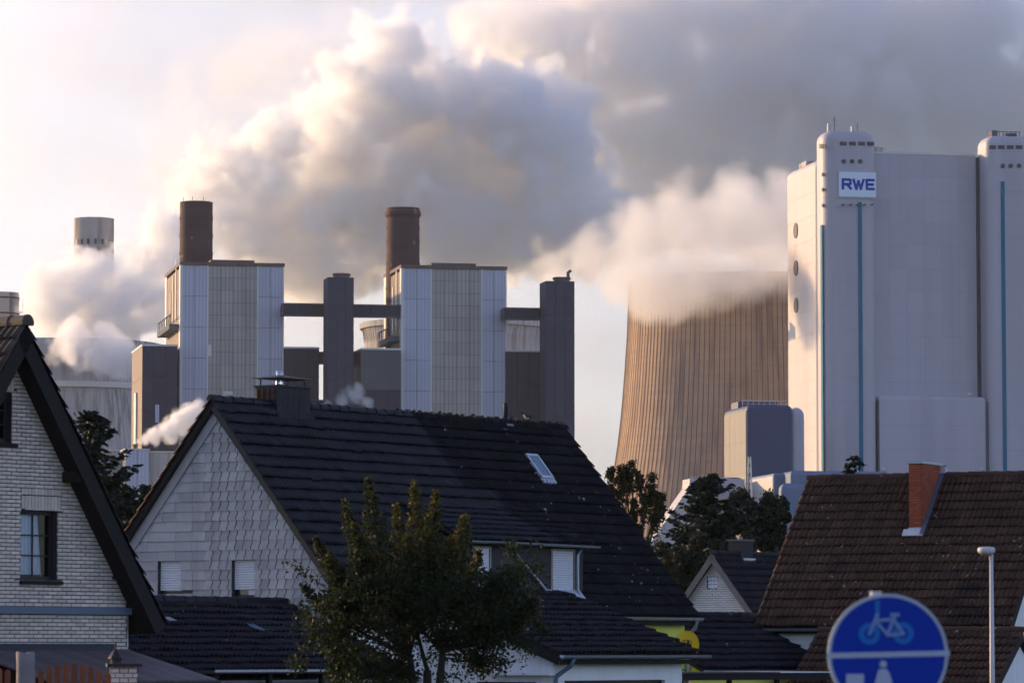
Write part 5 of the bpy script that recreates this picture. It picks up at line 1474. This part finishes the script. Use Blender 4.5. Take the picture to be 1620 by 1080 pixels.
m_leaf_birch = leaf_mat('olive_birch_leaf', [(0, (0.025, 0.028, 0.012)), (.6, (0.05, 0.05, 0.02)), (1, (0.12, 0.095, 0.03))], .35)
m_leaf_bush = leaf_mat('dark_bush_leaf', [(0, (0.012, 0.018, 0.011)), (.6, (0.025, 0.034, 0.017)), (1, (0.06, 0.07, 0.025))], .25)
m_bark = mat('dark_bark', (0.03, 0.024, 0.02), 0.9, 0.3, 12, 0.5, 40)
m_bark_b = mat('pale_birch_bark', (0.28, 0.26, 0.24), 0.8, 0.4, 6, 0.3, 40)
def clumps(C, R, n):
    """n points spread over gaussian clumps C (k,3) of radius R (k,)"""
    i = rng.integers(0, len(C), n); d = rng.normal(size=(n, 3)); d /= np.linalg.norm(d, axis=1)[:, None]
    return C[i] + d * (R[i] * np.minimum(1.35, np.abs(rng.normal(.62, .3, n))))[:, None], i

# ---- the many-tipped pear tree in front of the big roof
f = Frame(672, 76, 0)
PT = f.root('pear_tree', 'bushy tree with many upright tips and yellowing leaves before the dark roof', 'tree')
def LP(px, py, y=0.0):
    x = f.fx(px, y, f.fz(py, 0, y)); return np.array([x, y, f.fz(py, x, y)])
limbs = MB(); leafP, leafR = [], []
tips = [(545, 792, .3, 34), (583, 758, -.2, 40), (560, 830, -.5, 40), (627, 800, .5, 42), (655, 764, .1, 44), (645, 850, -.7, 50), (690, 778, -.3, 42), (682, 830, .7, 44), (735, 816, .2, 44), (712, 850, -.6, 46), (500, 850, .1, 30), (520, 880, -.4, 46), (757, 870, .6, 30), (790, 915, -.1, 46), (826, 895, .3, 30), (848, 950, -.4, 40), (600, 880, .9, 60), (480, 925, .0, 26), (815, 960, .6, 44)]
forks = [LP(648, 1035, .05), LP(700, 1030, -.05), LP(676, 1060, .1)]
limbs.tube([(0.05, 0, 0), LP(676, 1100), LP(676, 1060, .1)], [.11, .09, .075], 8)
limbs.tube([(0.05, 0, 0), LP(655, 1095), forks[0]], [.1, .08, .06], 8)
limbs.tube([(0.05, 0, 0), LP(695, 1090), forks[1]], [.1, .08, .06], 8)
for (px, py, y, w) in tips:
    T_ = LP(px, py, y); B_ = forks[0] if px < 600 else (forks[1] if px > 705 else forks[rng.integers(0, 3)])
    mid = B_ * .45 + T_ * .55 + np.array([(T_[0] - B_[0]) * .22, 0, -.1])
    N_ = 10; pts = []
    for k in range(N_ + 1):
        t = k / N_; pts.append((1 - t) ** 2 * B_ + 2 * t * (1 - t) * mid + t * t * T_)
    limbs.tube([tuple(p) for p in pts], [.038 * (1 - k / N_) + .006 for k in range(N_ + 1)], 5)
    # leaf shoots around the upper limb
    nl = int(1250 * w / 40)
    t = rng.beta(1.6, 1.35, nl); t = .28 + .73 * t
    q = np.array([np.array(pts[min(N_ - 1, int(v * N_))]) * (1 - (v * N_ - int(v * N_))) + np.array(pts[min(N_, int(v * N_) + 1)]) * (v * N_ - int(v * N_)) if v < 1 else T_ for v in np.minimum(t, .999)])
    r_ = (.07 + (1.02 - t) * w / 40 * .62)[:, None]
    d = rng.normal(size=(nl, 3)); d /= np.linalg.norm(d, axis=1)[:, None]
    leafP.append(q + d * r_ * rng.uniform(.2, 1, nl)[:, None] ** .6)
    leafR.append(rng.beta(1.6, 2.2, nl) * .72 + .62 * np.clip(t - .4, 0, 1) * (1 if 590 < px < 770 else .5))  # tips yellower: autumn tone plus sunlight put into the leaf colour
# body of the crown
cl = []
for k in range(150):
    while True:
        u, v, w_ = rng.uniform(-1, 1, 3)
        if u * u + v * v + w_ * w_ < 1: break
    cl.append(LP(668 + 168 * u, 962 + 74 * v - 12 * (1 - u * u), 1.5 * w_))
for (a, b, c_, d_, n_) in ((805, 930, 45, 55, 26), (560, 1010, 50, 50, 26), (530, 1045, 40, 35, 16), (620, 1045, 45, 30, 12), (780, 1000, 60, 28, 14), (720, 1010, 60, 22, 10), (590, 920, 60, 60, 20), (600, 1060, 70, 22, 22), (730, 1050, 60, 22, 12), (800, 975, 50, 30, 16), (500, 1000, 30, 40, 10)):
    for k in range(n_): cl.append(LP(a + c_ * rng.normal() * .6, b + d_ * rng.normal() * .6, rng.normal() * .6))
cl = np.array(cl)
P_, i_ = clumps(cl, rng.uniform(.16, .36, len(cl)), 25000)
leafP.append(P_); leafR.append(rng.beta(1.5, 2.6, len(P_)) * .75 + .12 * np.clip((P_[:, 2] - 3.2) / 1.5, -.5, 1))
# thin drooping shoots at the lower right and far left
for (a, b, c_, d_) in ((700, 1030, 840, 1020), (705, 1035, 800, 1045), (700, 1040, 770, 1060), (640, 1030, 455, 888), (640, 1040, 470, 955), (650, 1040, 520, 1075), (655, 1045, 590, 1078)):
    A_, B_ = LP(a, b), LP(c_, d_, rng.uniform(-.5, .5)); M_ = (A_ + B_) / 2 + np.array([0, 0, .12])
    pts = [(1 - t) ** 2 * A_ + 2 * t * (1 - t) * M_ + t * t * B_ for t in np.linspace(0, 1, 9)]
    limbs.tube([tuple(p) for p in pts], [.02 - .0018 * k for k in range(9)], 5)
    for k in range(190):
        t = rng.uniform(.25, 1); p = (1 - t) ** 2 * A_ + 2 * t * (1 - t) * M_ + t * t * B_
        leafP.append((p + rng.normal(size=3) * .075)[None]); leafR.append(np.array([rng.beta(1.5, 2.5) * .8]))
limbs.build('trunk', m_bark, PT, smooth=True)
leafP, leafR = np.concatenate(leafP), np.concatenate(leafR)
leaf_cloud('crown', leafP, .078, m_leaf_pear, PT, leafR, .6)

def conifer(label, pxa, pya, Y, radius, nb, seed, spray=.5, low=.08, lean=0.0, name='conifer', up=.15, m=None):
    global rng
    rng = np.random.default_rng(seed)
    fr = Frame(pxa, Y, 0)
    r = fr.root(name, label, 'tree', 'conifers behind the houses')
    H = fr.fz(pya, 0, 0)
    MB().tube([(0, 0, 0), (0, 0, H * .5), (lean * .3, 0, H * .85), (lean, 0, H)], [.16, .1, .04, .012], 8).build('trunk', m_bark, r)
    P, D = [], []
    bm_ = MB()
    for k in range(nb):
        h = low + (1 - low) * (k + rng.uniform(0, 1)) / nb
        l = radius * ((1 - h) ** .75 + .05) * rng.uniform(.65, 1.12)
        az = rng.uniform(0, 2 * math.pi)
        d = np.array([math.cos(az), math.sin(az), 0])
        B_ = np.array([lean * max(0, (h - .5) * 2) ** 2, 0, H * h])
        n_ = max(4, int(l / (spray * .34)))
        bp = []
        for q in range(n_ + 1):
            t = q / n_
            p = B_ + d * l * t + np.array([0, 0, l * (up * t - .42 * t * (1 - t) + .10 * t * t)])
            bp.append(tuple(p))
            for sd in (-1, 1):
                side = np.array([-d[1], d[0], 0]) * sd
                w_ = spray * (1.05 - .55 * t)
                dd = d * .8 + side * .75 + np.array([0, 0, -.18 + rng.normal() * .15])
                for e in range(4):
                    P.append(p + dd * w_ * (.12 + .24 * e) + rng.normal(size=3) * spray * .06); D.append(dd)
        bm_.tube(bp, [.03 * (1 - q / (n_ + 1)) + .006 for q in range(n_ + 1)], 4, cap=False)
    for e in range(14):
        P.append(np.array([lean, 0, H - e * spray * .12]) + rng.normal(size=3) * .02 * (e + 1)); D.append(np.array([rng.normal() * .5, rng.normal() * .5, 1.0]))
    bm_.build('branches', m_bark, r)
    P = np.array(P); D = np.array(D)
    leaf_cloud('crown', P, spray * .78, m or m_leaf_dark, r, rng.beta(1.6, 2.2, len(P)), .42, dirs=D)
    return r
conifer('dark spruce rising behind the pale brick house\'s black verge', 133, 655, 112, 3.4, 150, 21, spray=.32, up=.38)
conifer('tall dark spruce with a pointed tip beside the white conveyor gallery', 1128, 752, 205, 6.2, 230, 22, spray=.42, up=.05)
conifer('small leaning conifer tip just above the brown tiled ridge', 1345, 722, 140, 1.6, 60, 24, spray=.3, lean=.25, up=.1)
conifer('low spreading spruce half hidden by the taller pointed spruce', 1085, 842, 196, 4.2, 150, 25, spray=.34, up=.0)
def bushy(label, blobs, Y, n, size, m, seed, name='broadleaf_tree', group=None, droop=0.0, bark=None, depth=.8, cat='tree', hang=0):
    """blobs: (px, py, radius px) outline of the crown"""
    global rng
    rng = np.random.default_rng(seed)
    cx_ = sum(b[0] for b in blobs) / len(blobs)
    fr = Frame(cx_, Y, 0)
    r = fr.root(name, label, cat, group)
    C_, R_ = [], []
    mb = MB()
    s = Y / F
    topz = max(fr.fz(b[1], 0, 0) for b in blobs)
    stem = np.array([0, 0, topz * .5])
    mb.tube([(0, 0, 0), tuple(stem)], [.02 * topz, .012 * topz], 8)
    for (px, py, rp) in blobs:
        for k in range(9):
            d = rng.normal(size=3); d /= np.linalg.norm(d)
            y = d[1] * rp * s * depth * 1.3
            c = np.array([fr.fx(px, 0, 0), 0, 0]); c[2] = fr.fz(py, c[0], 0)
            c = c + np.array([d[0] * rp * s * .72, y, d[2] * rp * s * .72])
            C_.append(c); R_.append(rp * s * rng.uniform(.25, .48))
        c = np.array([fr.fx(px, 0, 0), 0, fr.fz(py, 0, 0)])
        mb.tube([tuple(stem), tuple((stem + c) / 2 + rng.normal(size=3) * .1), tuple(c)], [.010 * topz, .006 * topz, .002 * topz], 5)
    mb.build('trunk', bark or m_bark, r, smooth=True)
    P, i = clumps(np.array(C_), np.array(R_), n)
    if hang:
        h = rng.random(len(P)) < .4
        P[h, 2] -= rng.exponential(hang, h.sum())
    leaf_cloud('crown', P, size, m, r, rng.beta(1.5, 2.2, len(P)), .6, droop=droop)
    return r
bushy('loose birch with hanging twigs beside the end of the big dark roof', [(975, 752, 17), (1000, 744, 17), (1024, 762, 18), (1040, 786, 13), (966, 776, 10), (992, 778, 20), (1016, 797, 17), (1036, 818, 9), (1008, 836, 9), (1000, 812, 9), (1045, 800, 8), (1012, 860, 8)], 172, 17000, .13, m_leaf_birch, 31, bark=m_bark, droop=.6, hang=.28)
bushy('dense dark rounded tree between the pointed spruce and the brown roof', [(1172, 800, 26), (1198, 792, 26), (1222, 808, 26), (1236, 830, 22), (1180, 835, 32), (1210, 850, 34), (1150, 850, 28), (1240, 862, 22), (1205, 890, 36), (1160, 890, 30)], 215, 52000, .2, m_leaf_bush, 32)
bushy('dark shrubs under the spruce behind the pale brick house', [(190, 785, 22), (160, 770, 20), (215, 800, 20), (180, 820, 24), (205, 830, 20), (228, 775, 10)], 116, 28000, .11, m_leaf_bush, 33, name='shrub', cat='shrub')
bushy('dark mixed shrubs behind the small white brick gable', [(1070, 890, 24), (1095, 905, 28), (1110, 870, 22), (1060, 925, 24), (1130, 880, 30), (1085, 940, 24), (1150, 900, 26)], 185, 40000, .18, m_leaf_bush, 34, name='shrub', cat='shrub')
bushy('lighter green shrub at the low end of the big dark roof', [(1047, 868, 12), (1052, 885, 13), (1060, 900, 13), (1066, 918, 12)], 150, 4000, .12, m_leaf_birch, 35, name='shrub', cat='shrub')

# ================================================================== steam
def plume(name, balls, vox, dens, nscale, amp, edge, seed, aniso=.3, color=(.9,.9,.92), bias=.3):
    ng=bpy.data.node_groups.new(name,'GeometryNodeTree')
    ng.interface.new_socket('Geometry',in_out='OUTPUT',socket_type='NodeSocketGeometry')
    N=ng.nodes; L=ng.links
    pos=N.new('GeometryNodeInputPosition').outputs[0]
    def math_(op,a,b=None,c=None,clamp=False):
        n=N.new('ShaderNodeMath'); n.operation=op; n.use_clamp=clamp
        for i,v in enumerate((a,b,c)):
            if v is None: continue
            if isinstance(v,(int,float)): n.inputs[i].default_value=v
            else: L.new(v,n.inputs[i])
        return n.outputs[0]
    def vmath(op,a,b):
        n=N.new('ShaderNodeVectorMath'); n.operation=op
        for i,v in enumerate((a,b)):
            if isinstance(v,(tuple,Vector)): n.inputs[i].default_value=tuple(v)
            else: L.new(v,n.inputs[i])
        return n
    # domain warp
    wn=N.new('ShaderNodeTexNoise'); wn.inputs['Scale'].default_value=1/(nscale*2.2); wn.inputs['Detail'].default_value=2
    L.new(vmath('ADD',pos,(seed*37.,0,0)).outputs[0],wn.inputs['Vector'])
    wv=vmath('MULTIPLY',vmath('SUBTRACT',wn.outputs['Color'],(.5,.5,.5)).outputs[0],(nscale*1.2,)*3).outputs[0]
    p=vmath('ADD',pos,wv).outputs[0]
    e=None
    for (c,r) in balls:
        dd=vmath('DISTANCE',p,c).outputs['Value']
        v=math_('MULTIPLY_ADD',dd,-1.0/r,1.0)
        e=v if e is None else math_('SMOOTH_MAX',e,v,.15)
    vo=N.new('ShaderNodeTexVoronoi'); vo.feature='SMOOTH_F1'; vo.inputs['Scale'].default_value=1/nscale
    vo.inputs['Detail'].default_value=4; vo.inputs['Roughness'].default_value=.55; vo.inputs['Smoothness'].default_value=.18
    L.new(vmath('ADD',p,(0,seed*53.,0)).outputs[0],vo.inputs['Vector'])
    fb=N.new('ShaderNodeTexNoise'); fb.inputs['Scale'].default_value=1/(nscale*.8); fb.inputs['Detail'].default_value=6; fb.inputs['Roughness'].default_value=.6
    L.new(p,fb.inputs['Vector'])
    b=math_('MULTIPLY_ADD',vo.outputs['Distance'],-amp*1.1,amp*.5)
    f=math_('MULTIPLY_ADD',fb.outputs[0],amp*1.2,-amp*.6)
    t=math_("ADD",math_("ADD",e,b),math_("ADD",f,bias))
    dn=math_('MULTIPLY',math_('DIVIDE',t,edge,clamp=True),dens)
    vc=N.new('GeometryNodeVolumeCube')
    mn=[min(c[i]-r*1.35 for c,r in balls) for i in range(3)]; mx=[max(c[i]+r*1.35 for c,r in balls) for i in range(3)]
    vc.inputs['Min'].default_value=mn; vc.inputs['Max'].default_value=mx
    for i,k in enumerate(('Resolution X','Resolution Y','Resolution Z')): vc.inputs[k].default_value=max(8,int((mx[i]-mn[i])/vox))
    pass
    L.new(dn,vc.inputs['Density'])
    m=bpy.data.materials.new(name); m.use_nodes=True; mt=m.node_tree; mt.nodes.clear()
    out=mt.nodes.new('ShaderNodeOutputMaterial'); pv=mt.nodes.new('ShaderNodeVolumePrincipled')
    pv.inputs['Density'].default_value=1.0; pv.inputs['Anisotropy'].default_value=aniso; pv.inputs['Color'].default_value=(*color,1)
    mt.links.new(pv.outputs[0],out.inputs['Volume'])
    sm=N.new('GeometryNodeSetMaterial'); sm.inputs['Material'].default_value=m
    L.new(vc.outputs[0],sm.inputs[0]); go=N.new('NodeGroupOutput'); L.new(sm.outputs[0],go.inputs[0])
    me=bpy.data.meshes.new(name); me.materials.append(m); o=bpy.data.objects.new(name,me); COL.objects.link(o)
    md=o.modifiers.new('steam','NODES'); md.node_group=ng
    return o

def ball(px, py, rp, Y): return (at(px, py, Y), rp * Y / F)
def steam(name, label, pts, Y, vox, dens, nscale, amp, edge, seed, aniso=.35, color=(.988, .988, .99), bias=.3):
    o = plume(name, [ball(p[0], p[1], p[2], Y + (p[3] if len(p) > 3 else 0)) for p in pts], vox, dens, nscale, amp, edge, seed, aniso, color, bias)
    return tag(o, label, 'steam', None, 'stuff')
steam('steam_plume', 'bright white steam boiling out of the squat pale cooling tower',
      [(150, 566, 30, -62), (112, 546, 40, -60), (190, 566, 28, -60), (115, 545, 48), (95, 480, 62), (140, 455, 58), (180, 520, 55), (195, 460, 50), (230, 420, 45), (262, 372, 45), (240, 480, 45), (205, 555, 30), (70, 500, 40), (175, 548, 38, -60)], 1365, .9, .24, 11, .8, .13, 1, bias=.52)
steam('steam_cloud', 'billowing grey and cream steam cloud above the striped boiler houses',
      [(345, 295, 78), (300, 345, 55), (420, 350, 100), (440, 240, 66, -20), (530, 240, 90), (590, 150, 88, -30), (615, 75, 62, -30), (650, 130, 66), (560, 340, 115), (680, 290, 125), (790, 330, 110), (720, 190, 110), (820, 220, 125), (900, 330, 95), (480, 410, 70), (700, 400, 70), (260, 410, 50)], 1720, 1.4, .16, 18, .84, .15, 2, bias=.55)
steam('steam_cloud', 'wide dark grey steam bank spreading across the sky above the grey boiler block',
      [(830, 90, 120), (900, 200, 140), (1020, 250, 130), (1000, 70, 150), (1150, 170, 160), (1180, 30, 150), (1340, 120, 180), (1500, 60, 180), (1560, 190, 150), (1420, 260, 130), (1250, 280, 125), (1700, 120, 170), (1650, 280, 130), (760, 60, 70), (950, 340, 80), (1120, 330, 90), (880, 380, 60), (1040, 340, 80), (1230, 330, 90)], 1980, 2.3, .085, 27, .75, .34, 3, bias=.52)
steam('steam_cloud', 'soft cream steam cloud drifting above the stack without a collar',
      [(310, 190, 80), (390, 130, 90), (470, 110, 90), (540, 90, 80), (350, 240, 70), (270, 270, 60), (450, 170, 80), (300, 130, 50)], 1850, 3.0, .018, 26, .75, .5, 8, bias=.5)
steam('steam_plume', 'tan sunlit steam drifting off the rim of the ribbed cooling tower',
      [(1100, 420, 75), (1190, 415, 66), (1040, 445, 56), (1240, 400, 66), (985, 425, 50), (930, 410, 46), (885, 425, 32), (1080, 370, 70), (1170, 360, 76), (1010, 380, 60), (1260, 340, 70), (1003, 455, 46, -50), (1058, 458, 48, -56), (1112, 445, 48, -58), (1160, 432, 44, -60), (1205, 424, 40, -60), (1030, 478, 30, -56), (1240, 428, 34, -56)], 1450, 1.2, .07, 15, .68, .45, 4, bias=.6, color=(.975, .965, .955))
steam('steam_veil', 'thin pale steam veil spreading behind the boiler houses and over the bright sky',
      [(px + 40 * ((py // 150) % 2), py, 175) for px in range(-60, 1060, 140) for py in range(-40, 720, 150)], 2300, 6.0, .016, 70, .3, 1.0, 5, bias=.5)
steam('steam_puff', 'small white steam jet blowing from the vent on the pale building',
      [(221, 699, 5), (231, 696, 9), (247, 690, 14), (265, 680, 18), (285, 668, 20), (305, 655, 20)], 1084, .4, .9, 3.2, .6, .5, 6, bias=.5)
steam('steam_puff', 'small torn steam puff above the dark ridge near the middle shaft tower',
      [(560, 626, 15), (543, 632, 12), (580, 636, 12), (520, 640, 9), (565, 612, 8)], 1110, .4, .5, 3.4, .7, .7, 7, bias=.6)
# ================================================================== haze
hz = MB().box(-3100, 3100, -350, 4100, -1, 330).build('haze', None)
hz['kind'] = 'stuff'; hz['label'] = 'thin evening haze over the village and the power station'; hz['category'] = 'haze'
m_haze = bpy.data.materials.new('haze_air'); m_haze.use_nodes = True
t_ = m_haze.node_tree; t_.nodes.clear()
o_ = t_.nodes.new('ShaderNodeOutputMaterial'); v_ = t_.nodes.new('ShaderNodeVolumePrincipled')
v_.inputs['Density'].default_value = 0.000028; v_.inputs['Color'].default_value = (.85, .9, 1, 1); v_.inputs['Anisotropy'].default_value = .3
t_.links.new(v_.outputs[0], o_.inputs['Volume'])
hz.data.materials.append(m_haze)
